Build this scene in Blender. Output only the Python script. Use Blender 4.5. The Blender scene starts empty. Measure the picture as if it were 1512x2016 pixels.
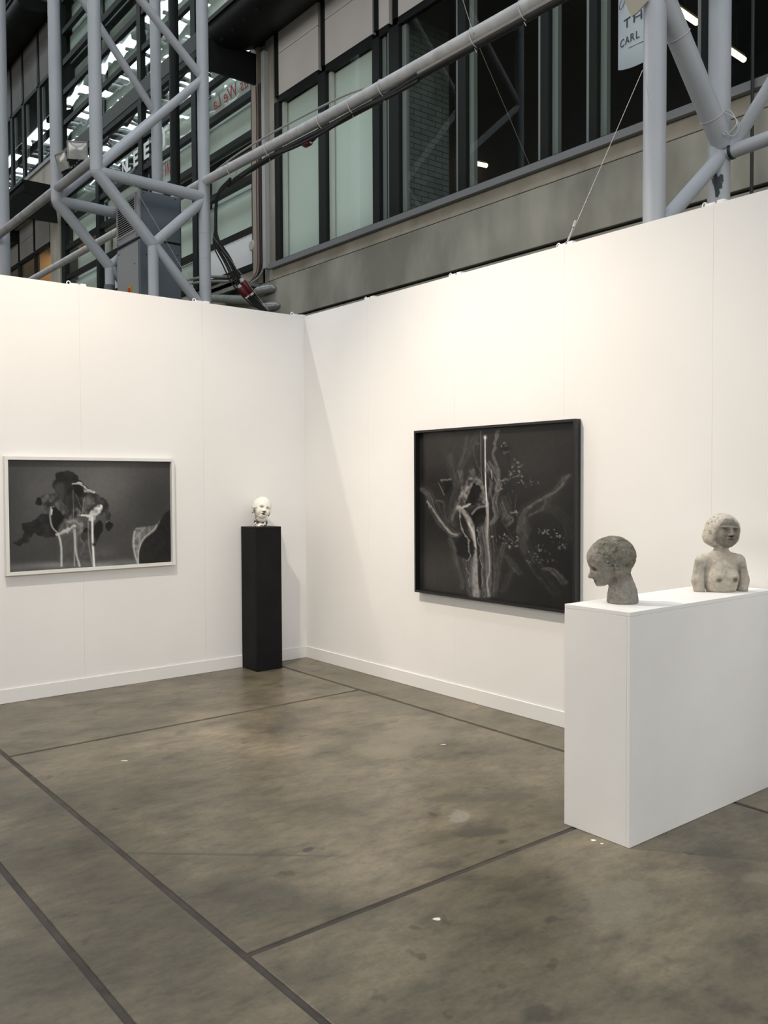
import bpy, math, random
import numpy as np
from mathutils import Vector, Matrix

random.seed(7)
RNG = np.random.RandomState(11)
scene = bpy.context.scene
COL = scene.collection

# ------------------------------------------------------------------ camera
cam_data = bpy.data.cameras.new('camera')
cam = bpy.data.objects.new('camera', cam_data)
COL.objects.link(cam)
FW = Vector((0.62545272, 0.77956424, -0.03299233))
RT = Vector((0.7798764, -0.62591377, -0.00497608))
UP = Vector((0.02452952, 0.02261764, 0.99944322))
cam.matrix_world = Matrix(((RT.x, UP.x, -FW.x, -4.34323),
                           (RT.y, UP.y, -FW.y, -6.53833),
                           (RT.z, UP.z, -FW.z, 1.56362),
                           (0, 0, 0, 1)))
cam_data.sensor_fit = 'VERTICAL'
cam_data.sensor_height = 24.0
cam_data.lens = 24.0 * 1717.54 / 2016.0
cam_data.clip_start = 0.05
cam_data.clip_end = 200
scene.camera = cam

# ------------------------------------------------------------------ view
scene.view_settings.view_transform = 'Standard'
scene.view_settings.look = 'None'
scene.view_settings.exposure = 0.0
scene.view_settings.gamma = 1.0
scene.view_settings.use_curve_mapping = False
scene.cycles.use_denoising = True
scene.cycles.max_bounces = 8
scene.cycles.sample_clamp_indirect = 6.0

# ------------------------------------------------------------------ world (overcast daylight outside the hall)
world = bpy.data.worlds.new('overcast_sky')
scene.world = world
world.use_nodes = True
world.node_tree.nodes['Background'].inputs[0].default_value = (0.80, 0.90, 1.0, 1)
world.node_tree.nodes['Background'].inputs[1].default_value = 1.0

# ------------------------------------------------------------------ large lights: daylight in the ridge glazing, added fill lights, exhibition spots
def area(name, loc, sx, sy, power, col, rot=(0, 0, 0)):
    d = bpy.data.lights.new(name, 'AREA')
    d.shape = 'RECTANGLE'; d.size = sx; d.size_y = sy; d.energy = power; d.color = col
    o = bpy.data.objects.new(name, d); COL.objects.link(o); o.location = loc; o.rotation_euler = rot
    return o

def spot(name, loc, target, power, col, angle, blend, radius):
    d = bpy.data.lights.new(name, 'SPOT')
    d.energy = power; d.color = col; d.spot_size = math.radians(angle); d.spot_blend = blend
    d.shadow_soft_size = radius
    o = bpy.data.objects.new(name, d); COL.objects.link(o); o.location = loc
    v = Vector(target) - Vector(loc)
    o.rotation_euler = v.to_track_quat('-Z', 'Y').to_euler()
    return o

DAY = (0.88, 0.95, 1.0)
WARM = (1.0, 0.86, 0.70)
area('skylight_ridge', (-2.55, 14.0, 14.45), 3.7, 40.0, 2700, DAY)
area('skylight_rear', (-6.0, -11.0, 14.45), 16.0, 10.0, 450, DAY)  # added overhead fill behind the viewer, no known skylight there
# added fill lights without a known source: behind the viewer and along the far side
area('clerestory_front', (-6.0, -25.9, 8.5), 28.0, 8.0, 2150, (1.0, 0.972, 0.935), (math.radians(90), 0, 0))
area('clerestory_far', (-23.9, 5.0, 9.0), 8.0, 50.0, 2800, (1.0, 0.975, 0.94), (0, math.radians(-90), 0))
spot('spot_left_wall', (-3.0, -2.15, 4.95), (-1.75, 0.0, 1.25), 405, WARM, 74, 1.0, 0.03)
spot('spot_right_wall', (-3.05, -1.9, 4.95), (0.0, -2.85, 0.5), 680, WARM, 74, 1.0, 0.03)
spot('spot_plinth', (-2.4, 1.6, 7.2), (-0.5, -3.2, 1.2), 420, (1.0, 0.95, 0.88), 56, 0.6, 0.06)

# ================================================================== helpers
def lin(r, g, b):
    f = lambda c: (c / 255.0) / 12.92 if c / 255.0 <= 0.04045 else (((c / 255.0) + 0.055) / 1.055) ** 2.4
    return (f(r), f(g), f(b), 1.0)

MATS = {}
def base_mat(name):
    m = bpy.data.materials.new(name); m.use_nodes = True
    nt = m.node_tree
    return m, nt, nt.nodes['Principled BSDF']

def mat(name, col, rough=0.6, metal=0.0, col2=None, scale=6.0, detail=5.0, lo=0.35, hi=0.65, bump=0.0,
        bscale=None, space='pos', stretch=None, spec=0.5):
    """two-tone noise material"""
    if name in MATS: return MATS[name]
    m, nt, p = base_mat(name)
    p.inputs['Roughness'].default_value = rough
    p.inputs['Metallic'].default_value = metal
    p.inputs['Specular IOR Level'].default_value = spec
    if len(col) == 3: col = (*col, 1)
    p.inputs['Base Color'].default_value = col
    if col2 is not None or bump > 0:
        if space == 'pos':
            src = nt.nodes.new('ShaderNodeNewGeometry').outputs['Position']
        else:
            src = nt.nodes.new('ShaderNodeTexCoord').outputs['Object']
        if stretch:
            mp = nt.nodes.new('ShaderNodeMapping'); mp.inputs['Scale'].default_value = stretch
            nt.links.new(src, mp.inputs['Vector']); src = mp.outputs['Vector']
        if col2 is not None:
            if len(col2) == 3: col2 = (*col2, 1)
            n = nt.nodes.new('ShaderNodeTexNoise'); n.inputs['Scale'].default_value = scale
            n.inputs['Detail'].default_value = detail
            nt.links.new(src, n.inputs['Vector'])
            r = nt.nodes.new('ShaderNodeValToRGB')
            r.color_ramp.elements[0].position = lo; r.color_ramp.elements[1].position = hi
            r.color_ramp.elements[0].color = col; r.color_ramp.elements[1].color = col2
            nt.links.new(n.outputs['Fac'], r.inputs['Fac'])
            nt.links.new(r.outputs['Color'], p.inputs['Base Color'])
        if bump > 0:
            n2 = nt.nodes.new('ShaderNodeTexNoise'); n2.inputs['Scale'].default_value = bscale or scale * 4
            n2.inputs['Detail'].default_value = 4
            nt.links.new(src, n2.inputs['Vector'])
            b = nt.nodes.new('ShaderNodeBump'); b.inputs['Strength'].default_value = bump
            b.inputs['Distance'].default_value = 0.01
            nt.links.new(n2.outputs['Fac'], b.inputs['Height'])
            nt.links.new(b.outputs['Normal'], p.inputs['Normal'])
    MATS[name] = m
    return m

def glass_mat(name, tint=(0.86, 0.92, 0.90), gain=1.8, floor=0.03, wave=0.0):
    """window glass: see-through, mirror-like towards grazing angles"""
    if name in MATS: return MATS[name]
    m = bpy.data.materials.new(name); m.use_nodes = True
    nt = m.node_tree; nt.nodes.clear()
    out = nt.nodes.new('ShaderNodeOutputMaterial')
    tr = nt.nodes.new('ShaderNodeBsdfTransparent'); tr.inputs[0].default_value = (*tint, 1)
    gl = nt.nodes.new('ShaderNodeBsdfGlossy'); gl.inputs['Roughness'].default_value = 0.0
    gl.inputs['Color'].default_value = (0.95, 1.0, 0.98, 1)
    fr = nt.nodes.new('ShaderNodeFresnel'); fr.inputs['IOR'].default_value = 1.5
    mu = nt.nodes.new('ShaderNodeMath'); mu.operation = 'MULTIPLY_ADD'; mu.use_clamp = True
    mu.inputs[1].default_value = gain; mu.inputs[2].default_value = floor
    mx = nt.nodes.new('ShaderNodeMixShader')
    gb = nt.nodes.new('ShaderNodeNewGeometry')                 # only the outer face of a pane mirrors, its inner face lets light out
    sb = nt.nodes.new('ShaderNodeMath'); sb.operation = 'SUBTRACT'; sb.use_clamp = True
    nt.links.new(fr.outputs[0], mu.inputs[0]); nt.links.new(mu.outputs[0], sb.inputs[0]); nt.links.new(gb.outputs['Backfacing'], sb.inputs[1])
    nt.links.new(sb.outputs[0], mx.inputs[0])
    nt.links.new(tr.outputs[0], mx.inputs[1]); nt.links.new(gl.outputs[0], mx.inputs[2])
    nt.links.new(mx.outputs[0], out.inputs[0])
    if wave > 0:
        g = nt.nodes.new('ShaderNodeNewGeometry')
        n = nt.nodes.new('ShaderNodeTexNoise'); n.inputs['Scale'].default_value = 1.1; n.inputs['Detail'].default_value = 1
        b = nt.nodes.new('ShaderNodeBump'); b.inputs['Strength'].default_value = wave; b.inputs['Distance'].default_value = 0.05
        nt.links.new(g.outputs['Position'], n.inputs['Vector']); nt.links.new(n.outputs['Fac'], b.inputs['Height'])
        nt.links.new(b.outputs['Normal'], gl.inputs['Normal'])
    MATS[name] = m
    return m

def emit_mat(name, col, strength):
    if name in MATS: return MATS[name]
    m, nt, p = base_mat(name)
    p.inputs['Base Color'].default_value = (*col, 1)
    p.inputs['Emission Color'].default_value = (*col, 1)
    p.inputs['Emission Strength'].default_value = strength
    MATS[name] = m
    return m

def attr_mat(name, rough, spec=0.5, coat=0.0, bump=0.0, bscale=60, mix=None):
    """colour comes from the mesh colour attribute 'tone' (the thing's own pigment)"""
    if name in MATS: return MATS[name]
    m, nt, p = base_mat(name)
    a = nt.nodes.new('ShaderNodeAttribute'); a.attribute_name = 'tone'
    p.inputs['Roughness'].default_value = rough
    p.inputs['Specular IOR Level'].default_value = spec
    p.inputs['Coat Weight'].default_value = coat
    colout = a.outputs['Color']
    if mix:
        tc = nt.nodes.new('ShaderNodeTexCoord')
        n = nt.nodes.new('ShaderNodeTexNoise'); n.inputs['Scale'].default_value = mix[0]; n.inputs['Detail'].default_value = 6
        nt.links.new(tc.outputs['Object'], n.inputs['Vector'])
        mp = nt.nodes.new('ShaderNodeMapRange'); mp.inputs['From Min'].default_value = 0.3; mp.inputs['From Max'].default_value = 0.7
        mp.inputs['To Min'].default_value = mix[1]; mp.inputs['To Max'].default_value = mix[2]
        nt.links.new(n.outputs['Fac'], mp.inputs['Value'])
        mm = nt.nodes.new('ShaderNodeMix'); mm.data_type = 'RGBA'; mm.blend_type = 'MULTIPLY'
        mm.inputs['Factor'].default_value = 1.0
        nt.links.new(colout, mm.inputs['A']); nt.links.new(mp.outputs['Result'], mm.inputs['B'])
        colout = mm.outputs['Result']
    nt.links.new(colout, p.inputs['Base Color'])
    if bump > 0:
        tc2 = nt.nodes.new('ShaderNodeTexCoord')
        n2 = nt.nodes.new('ShaderNodeTexNoise'); n2.inputs['Scale'].default_value = bscale; n2.inputs['Detail'].default_value = 5
        nt.links.new(tc2.outputs['Object'], n2.inputs['Vector'])
        b = nt.nodes.new('ShaderNodeBump'); b.inputs['Strength'].default_value = bump; b.inputs['Distance'].default_value = 0.004
        nt.links.new(n2.outputs['Fac'], b.inputs['Height']); nt.links.new(b.outputs['Normal'], p.inputs['Normal'])
    MATS[name] = m
    return m

class MB:
    """collects polygons for one mesh (world coordinates)"""
    def __init__(s): s.v = []; s.f = []
    def add(s, vs, fs):
        o = len(s.v); s.v += [tuple(map(float, v)) for v in vs]; s.f += [tuple(i + o for i in f) for f in fs]; return s
    def box(s, x0, x1, y0, y1, z0, z1):
        if x0 > x1: x0, x1 = x1, x0
        if y0 > y1: y0, y1 = y1, y0
        if z0 > z1: z0, z1 = z1, z0
        vs = [(x0, y0, z0), (x1, y0, z0), (x1, y1, z0), (x0, y1, z0), (x0, y0, z1), (x1, y0, z1), (x1, y1, z1), (x0, y1, z1)]
        return s.add(vs, [(3, 2, 1, 0), (4, 5, 6, 7), (0, 1, 5, 4), (1, 2, 6, 5), (2, 3, 7, 6), (3, 0, 4, 7)])
    def tube(s, pts, r, n=14, closed=False):
        P = [Vector(p) for p in pts]
        rs = r if isinstance(r, (list, tuple)) else [r] * len(P)
        m = len(P); rings = []
        t0 = (P[1] - P[0]).normalized()
        ref = Vector((0, 0, 1)) if abs(t0.z) < 0.9 else Vector((1, 0, 0))
        nrm = t0.cross(ref).normalized()
        for i in range(m):
            if closed: t = (P[(i + 1) % m] - P[i - 1]).normalized()
            elif i == 0: t = (P[1] - P[0]).normalized()
            elif i == m - 1: t = (P[-1] - P[-2]).normalized()
            else:
                t = ((P[i + 1] - P[i]).normalized() + (P[i] - P[i - 1]).normalized()).normalized()
            nrm = (nrm - t * nrm.dot(t)).normalized()
            b = t.cross(nrm)
            rings.append([P[i] + (nrm * math.cos(2 * math.pi * k / n) + b * math.sin(2 * math.pi * k / n)) * rs[i] for k in range(n)])
        vs = [v for rg in rings for v in rg]; fs = []
        seg = m if closed else m - 1
        for i in range(seg):
            a = i * n; c = ((i + 1) % m) * n
            for k in range(n):
                fs.append((a + k, a + (k + 1) % n, c + (k + 1) % n, c + k))
        if not closed:
            fs.append(tuple(range(n - 1, -1, -1))); fs.append(tuple((m - 1) * n + k for k in range(n)))
        return s.add(vs, fs)
    def prism(s, prof, axis, a, b):
        """extrude a 2D outline along an axis; prof gives the two other coordinates in xyz order"""
        def mk(t, q):
            if axis == 'x': return (t, q[0], q[1])
            if axis == 'y': return (q[0], t, q[1])
            return (q[0], q[1], t)
        n = len(prof)
        vs = [mk(a, q) for q in prof] + [mk(b, q) for q in prof]
        fs = [(k, (k + 1) % n, n + (k + 1) % n, n + k) for k in range(n)] + [tuple(range(n - 1, -1, -1)), tuple(range(n, 2 * n))]
        return s.add(vs, fs)
    def disc_cyl(s, c, axis, r, h, n=24):
        c = Vector(c); ax = {'x': Vector((1, 0, 0)), 'y': Vector((0, 1, 0)), 'z': Vector((0, 0, 1))}[axis]
        return s.tube([c - ax * h / 2, c + ax * h / 2], r, n)

ORIG = {}
def make_mesh(name, mb, m, off=(0, 0, 0), smooth=None):
    me = bpy.data.meshes.new(name)
    o = Vector(off)
    me.from_pydata([tuple(Vector(v) - o) for v in mb.v], [], mb.f)
    me.update()
    if m is not None: me.materials.append(m)
    import bmesh
    bm = bmesh.new(); bm.from_mesh(me); bmesh.ops.recalc_face_normals(bm, faces=bm.faces); bm.to_mesh(me); bm.free()
    if smooth is not None:
        for p in me.polygons: p.use_smooth = True
        try: me.set_sharp_from_angle(angle=math.radians(smooth))
        except Exception: pass
    return me

def tag(o, label=None, cat=None, group=None, kind=None):
    if label: o['label'] = label
    if cat: o['category'] = cat
    if group: o['group'] = group
    if kind: o['kind'] = kind
    return o

def root(name, loc, label=None, cat=None, group=None, kind=None):
    o = bpy.data.objects.new(name, None); COL.objects.link(o); o.location = loc
    o.empty_display_size = 0.1
    ORIG[o] = Vector(loc)
    return tag(o, label, cat, group, kind)

def part(name, mb, m, parent, smooth=None, bevel=0.0, label=None, kind=None):
    off = ORIG[parent]
    me = make_mesh(name, mb, m, off, smooth)
    o = bpy.data.objects.new(name, me); COL.objects.link(o); o.parent = parent
    ORIG[o] = off
    if bevel > 0:
        b = o.modifiers.new('bevel', 'BEVEL'); b.width = bevel; b.segments = 2; b.limit_method = 'ANGLE'
    return tag(o, label, None, None, kind)

def thing(name, mb, m, loc, label=None, cat=None, group=None, kind=None, smooth=None, bevel=0.0):
    me = make_mesh(name, mb, m, loc, smooth)
    o = bpy.data.objects.new(name, me); COL.objects.link(o); o.location = loc
    ORIG[o] = Vector(loc)
    if bevel > 0:
        b = o.modifiers.new('bevel', 'BEVEL'); b.width = bevel; b.segments = 2; b.limit_method = 'ANGLE'
    return tag(o, label, cat, group, kind)

def piece(name, me, loc, parent):
    """a part that shares its mesh with alike pieces"""
    o = bpy.data.objects.new(name, me); COL.objects.link(o); o.parent = parent
    o.location = Vector(loc) - ORIG[parent]
    return o

def catmull(pts, sub=8):
    P = [np.array(p, float) for p in pts]
    P = [2 * P[0] - P[1]] + P + [2 * P[-1] - P[-2]]
    out = []
    for i in range(1, len(P) - 2):
        for k in range(sub):
            t = k / sub
            out.append(0.5 * ((2 * P[i]) + (-P[i - 1] + P[i + 1]) * t + (2 * P[i - 1] - 5 * P[i] + 4 * P[i + 1] - P[i + 2]) * t * t
                              + (-P[i - 1] + 3 * P[i] - 3 * P[i + 1] + P[i + 2]) * t ** 3))
    out.append(P[-2])
    return out

# ================================================================== materials
M_WALL = mat('booth_white_paint', (0.80, 0.79, 0.775), 0.75, col2=(0.83, 0.82, 0.805), scale=1.3, bump=0.02, bscale=180)
M_SKIRT = mat('skirting_white_paint', (0.79, 0.78, 0.765), 0.6)
M_PLINTH = mat('plinth_white_paint', (0.80, 0.79, 0.775), 0.55, col2=(0.84, 0.835, 0.82), scale=2.2, bump=0.03, bscale=90)
M_BLACK = mat('black_matte_paint', (0.008, 0.008, 0.009), 0.6, col2=(0.011, 0.011, 0.012), scale=5, spec=0.12)
M_STEEL = mat('grey_blue_steel_paint', (0.405, 0.435, 0.475), 0.45, col2=(0.45, 0.475, 0.515), scale=2.5, bump=0.02, bscale=60)
M_BEAM = mat('pale_grey_tube_paint', (0.50, 0.51, 0.52), 0.5, col2=(0.62, 0.63, 0.64), scale=9, bump=0.05, bscale=60)
M_STEELD = mat('dusty_grey_steel_paint', (0.34, 0.345, 0.35), 0.6, col2=(0.44, 0.45, 0.46), scale=7, bump=0.05, bscale=60)
M_DARK = mat('dark_green_black_frame_paint', (0.009, 0.012, 0.011), 0.5, spec=0.2)
M_SHELL = mat('dark_duct_paint', (0.008, 0.010, 0.010), 0.5, col2=(0.012, 0.015, 0.014), scale=3, spec=0.2)
M_CONC = mat('facade_concrete', (0.265, 0.255, 0.212), 0.85, col2=(0.46, 0.442, 0.375), scale=1.6, detail=10, lo=0.36, hi=0.64, bump=0.15, bscale=22, stretch=(1, 1, 0.5))
M_CONC2 = mat('facade_concrete_course', (0.36, 0.33, 0.26), 0.85, col2=(0.53, 0.49, 0.41), scale=2.4, detail=9, bump=0.12, bscale=25)
M_SILL = mat('grey_metal_sill', (0.26, 0.27, 0.275), 0.5, 0.3)
M_SPAN = mat('spandrel_panel_board', (0.68, 0.655, 0.625), 0.7, col2=(0.76, 0.735, 0.705), scale=1.0, detail=3)
M_SPANSHADE = mat('dark_spandrel_board', (0.085, 0.083, 0.08), 0.7, col2=(0.12, 0.117, 0.112), scale=1.0, detail=3)  # spandrel board darkened to carry the shade of the duct above
M_SPANM = mat('grey_spandrel_board', (0.24, 0.235, 0.225), 0.7, col2=(0.30, 0.295, 0.285), scale=1.0, detail=3)
M_JAMB = mat('grey_jamb_strip', (0.24, 0.26, 0.25), 0.6)
M_BLIND = mat('pale_green_white_blind', (0.78, 0.84, 0.79), 0.8, col2=(0.82, 0.88, 0.84), scale=0.8)
M_BLINDD = mat('grey_green_screen', (0.30, 0.35, 0.32), 0.8, col2=(0.48, 0.54, 0.50), scale=0.7)
M_PANELW = mat('white_facade_panel', (0.76, 0.78, 0.80), 0.6)
M_ROOM = mat('dark_room_wall', (0.035, 0.034, 0.033), 0.8)
M_ROOMW = mat('warm_room_wall', (0.55, 0.40, 0.22), 0.8)
M_GLASS = glass_mat('window_glass', (0.95, 0.98, 0.965), 1.3, 0.02)
M_GLASSA = glass_mat('atrium_glass', (0.95, 0.98, 0.965), 1.25, 0.02, wave=0.10)
M_ROOF = mat('roof_lining', (0.10, 0.10, 0.10), 0.9)
M_HALL = mat('hall_far_wall', (0.30, 0.29, 0.28), 0.9)
M_CABLE = mat('black_rubber_cable', (0.010, 0.010, 0.011), 0.5)
M_RED = mat('red_plastic_connector', (0.11, 0.007, 0.012), 0.4)
M_WIRE = mat('galvanised_wire', (0.45, 0.44, 0.42), 0.4, 0.6)
M_TIE = mat('white_nylon_tie', (0.55, 0.55, 0.55), 0.5)
M_CLIP = mat('white_plastic_clip', (0.85, 0.85, 0.85), 0.5)
M_ACD = mat('cabinet_dark_grey', (0.115, 0.14, 0.165), 0.5)
M_ACL = mat('cabinet_light_grey', (0.30, 0.31, 0.315), 0.55)
M_PIPE = mat('grey_green_pipe', (0.20, 0.22, 0.20), 0.6, col2=(0.26, 0.28, 0.26), scale=8)
M_LAG = mat('silver_pipe_lagging', (0.30, 0.31, 0.31), 0.4, 0.4, col2=(0.40, 0.41, 0.41), scale=20, bump=0.3, bscale=40)
M_COND = mat('grey_conduit', (0.36, 0.35, 0.33), 0.6)
M_BEIGE = mat('beige_pier_strip', (0.34, 0.30, 0.25), 0.7)

# floor: polished concrete
DKS = (0.062, 0.057, 0.044)
STAINS = [(-1.545, -3.606, .085, .05, 0.8, (0.27, 0.25, 0.21), .6, .7), (-1.60, -3.80, .13, .05, -0.5, DKS, .8, .6), (-1.28, -3.50, .26, .07, -0.6, DKS, .45, .8),
          (-2.417, -4.852, .05, .045, 0.4, DKS, .7, .5), (-1.959, -4.511, .035, .018, 0.2, DKS, .8, .5), (-2.684, -3.666, .12, .20, 0.3, DKS, .4, .9),
          (-1.994, -0.675, .20, .12, 0.2, DKS, .55, .25, .16), (-1.416, -0.684, .17, .11, 0.1, DKS, .55, .25, .16), (-0.25, -0.42, .17, .11, 0.6, DKS, .4, .25, .16), (-0.55, -0.62, .14, .09, 0.6, DKS, .35, .25, .16),
          (-2.62, -3.26, .55, .012, -0.72, DKS, .6, .3), (-1.05, -4.663, .20, .09, 0.9, DKS, .5, .8), (-0.95, -4.90, .22, .07, -0.5, (0.21, 0.19, 0.14), .5, .9), (-1.36, -1.783, .26, .11, 0.9, DKS, .4, .9),
          (-1.65, -4.60, .18, .12, 0.3, (0.20, 0.185, 0.14), .5, .9), (-2.05, -2.75, .10, .03, 0.3, DKS, .5, .6), (-1.0, -2.5, .4, .2, 0.3, (0.215, 0.188, 0.13), .45, .9), (-2.3, -3.46, .03, .02, 0.3, (.03, .03, .03), .8, .4)]
def floor_material():
    m, nt, p = base_mat('polished_concrete_floor')
    g = nt.nodes.new('ShaderNodeNewGeometry')
    def noise(scale, detail, rough=0.55, stretch=None):
        src = g.outputs['Position']
        if stretch:
            mp = nt.nodes.new('ShaderNodeMapping'); mp.inputs['Scale'].default_value = stretch
            mp.inputs['Rotation'].default_value = (0, 0, 0.6)
            nt.links.new(src, mp.inputs['Vector']); src = mp.outputs['Vector']
        n = nt.nodes.new('ShaderNodeTexNoise'); n.inputs['Scale'].default_value = scale; n.inputs['Detail'].default_value = detail
        n.inputs['Roughness'].default_value = rough
        nt.links.new(src, n.inputs['Vector']); return n.outputs['Fac']
    def ramp(fac, stops):
        r = nt.nodes.new('ShaderNodeValToRGB'); e = r.color_ramp.elements
        e[0].position, e[0].color = stops[0][0], (*stops[0][1], 1)
        e[1].position, e[1].color = stops[-1][0], (*stops[-1][1], 1)
        for s_ in stops[1:-1]:
            q = e.new(s_[0]); q.color = (*s_[1], 1)
        nt.links.new(fac, r.inputs['Fac']); return r.outputs['Color']
    def mul(a, b, f=1.0):
        x = nt.nodes.new('ShaderNodeMix'); x.data_type = 'RGBA'; x.blend_type = 'MULTIPLY'; x.inputs['Factor'].default_value = f
        nt.links.new(a, x.inputs['A']); nt.links.new(b, x.inputs['B']); return x.outputs['Result']
    c = ramp(noise(1.5, 8, 0.6), [(0.32, (0.084, 0.074, 0.052)), (0.5, (0.130, 0.113, 0.080)), (0.68, (0.205, 0.173, 0.121))])
    c = mul(c, ramp(noise(4.0, 6, 0.6, (1.0, 1.8, 1)), [(0.30, (0.62, 0.62, 0.64)), (0.45, (0.97, 0.97, 0.97)), (0.68, (1.22, 1.20, 1.15))]))
    c = mul(c, ramp(noise(9.0, 3, 0.5), [(0.27, (0.60, 0.60, 0.61)), (0.345, (1.0, 1.0, 1.0)), (1.0, (1.0, 1.0, 1.0))]))
    c = mul(c, ramp(noise(11.0, 7, 0.65, (1.0, 2.2, 1)), [(0.32, (0.78, 0.78, 0.79)), (0.5, (1.0, 1.0, 1.0)), (0.68, (1.16, 1.15, 1.12))]))
    def stain(cx, cy, rx, ry, rot, col, amt, rough_edge=0.5, ring=0.0):
        nonlocal c
        mp = nt.nodes.new('ShaderNodeMapping'); mp.vector_type = 'TEXTURE'
        mp.inputs['Location'].default_value = (cx, cy, 0); mp.inputs['Rotation'].default_value = (0, 0, rot); mp.inputs['Scale'].default_value = (rx, ry, 1)
        nt.links.new(g.outputs['Position'], mp.inputs['Vector'])
        ln = nt.nodes.new('ShaderNodeVectorMath'); ln.operation = 'LENGTH'; nt.links.new(mp.outputs['Vector'], ln.inputs[0])
        ad = nt.nodes.new('ShaderNodeMath'); ad.operation = 'MULTIPLY_ADD'; ad.inputs[1].default_value = rough_edge * 2
        nt.links.new(noise(7.0 / max(rx, ry) * 0.25, 5), ad.inputs[0]); nt.links.new(ln.outputs['Value'], ad.inputs[2])
        r = nt.nodes.new('ShaderNodeMapRange')
        if ring:
            ab = nt.nodes.new('ShaderNodeMath'); ab.operation = 'SUBTRACT'; ab.inputs[1].default_value = 1.0 + rough_edge
            nt.links.new(ad.outputs[0], ab.inputs[0])
            ab2 = nt.nodes.new('ShaderNodeMath'); ab2.operation = 'ABSOLUTE'; nt.links.new(ab.outputs[0], ab2.inputs[0])
            r.inputs['From Min'].default_value = ring; r.inputs['From Max'].default_value = 0.0; src = ab2.outputs[0]
        else:
            r.inputs['From Min'].default_value = 1.15 + rough_edge; r.inputs['From Max'].default_value = 0.75 + rough_edge; src = ad.outputs[0]
        r.inputs['To Max'].default_value = amt
        nt.links.new(src, r.inputs['Value'])
        x = nt.nodes.new('ShaderNodeMix'); x.data_type = 'RGBA'
        nt.links.new(r.outputs['Result'], x.inputs['Factor']); nt.links.new(c, x.inputs['A']); x.inputs['B'].default_value = (*col, 1)
        c = x.outputs['Result']
    for st in STAINS: stain(*st)
    c = mul(c, ramp(noise(55.0, 3, 0.6), [(0.3, (0.90, 0.90, 0.90)), (0.7, (1.08, 1.08, 1.08))]))
    nt.links.new(c, p.inputs['Base Color'])
    rr = nt.nodes.new('ShaderNodeMapRange'); rr.inputs['To Min'].default_value = 0.24; rr.inputs['To Max'].default_value = 0.46
    nt.links.new(noise(2.2, 6), rr.inputs['Value']); nt.links.new(rr.outputs['Result'], p.inputs['Roughness'])
    b = nt.nodes.new('ShaderNodeBump'); b.inputs['Strength'].default_value = 0.05; b.inputs['Distance'].default_value = 0.01
    nt.links.new(noise(40, 4), b.inputs['Height']); nt.links.new(b.outputs['Normal'], p.inputs['Normal'])
    p.inputs['Specular IOR Level'].default_value = 0.32
    return m
M_FLOOR = floor_material()
M_JOINT = mat('brown_joint_filler', (0.042, 0.033, 0.027), 0.75, col2=(0.072, 0.058, 0.048), scale=9, bump=0.2, bscale=60)

# ================================================================== setting: floor
floor = root('floor', (0, 0, 0), kind='structure')
J = 0.014                                   # half width of a joint
XS = [(-24, -3.37), (-3.37, -2.93), (-2.93, -0.385), (-0.385, 12.0)]
CUTS = [[-26, 2, 40], [-26, 2.4, 40], [-26, -9.5, -6.77, -4.03, -1.30, 1.43, 4.2, 40], [-26, -7.2, 1.43, 40]]
for (x0, x1), ys in zip(XS, CUTS):
    for y0, y1 in zip(ys[:-1], ys[1:]):
        b = MB().box(x0 + (J if x0 > -20 else 0), x1 - (J if x1 < 10 else 0), y0 + J, y1 - J, -0.12, 0.0)
        part('slab', b, M_FLOOR, floor, bevel=0.003)
for x in (-3.37, -2.93, -0.385):
    part('joint_strip', MB().box(x - J, x + J, -26, 40, -0.10, -0.0045), M_JOINT, floor)
    part('joint_crack', MB().box(x - J, x - J + 0.0035, -26, 40, -0.0044, -0.0030), M_CABLE, floor)
for ys, (x0, x1) in zip(CUTS, XS):
    for y in ys[1:-1]:
        part('joint_strip', MB().box(x0 + J, x1 - J, y - J, y + J, -0.10, -0.0045), M_JOINT, floor)
part('bed', MB().box(-24, 12, -26, 40, -0.30, -0.121), M_JOINT, floor)

# ================================================================== setting: booth walls
WH = 3.05
wall_left = root('wall_left', (-3, 0, 0), kind='structure')
edges = [0.0, -1.0, -2.008, -3.01, -4.015, -5.02, -6.02]
for a, b in zip(edges[:-1], edges[1:]):
    part('wall_panel', MB().box(b + 0.0003, a - 0.0003 if a < 0 else 0.05, 0.0, 0.05, 0.0, WH), M_WALL, wall_left, bevel=0.0005)
wall_right = root('wall_right', (0, -3, 0), kind='structure')
edges = [0.0, -0.93, -1.94, -2.945, -3.962, -4.97, -5.97]
for a, b in zip(edges[:-1], edges[1:]):
    part('wall_panel', MB().box(0.0, 0.05, b + 0.0003, a - 0.0003, 0.0, WH), M_WALL, wall_right, bevel=0.0005)
thing('baseboard_left', MB().box(-6.02, -0.0005, -0.010, -0.0005, 0.001, 0.102), M_SKIRT, (-3, 0, 0), kind='structure', bevel=0.0015)
thing('baseboard_right', MB().box(-0.010, -0.0005, -5.97, -0.0105, 0.001, 0.102), M_SKIRT, (0, -3, 0), kind='structure', bevel=0.0015)

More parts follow.
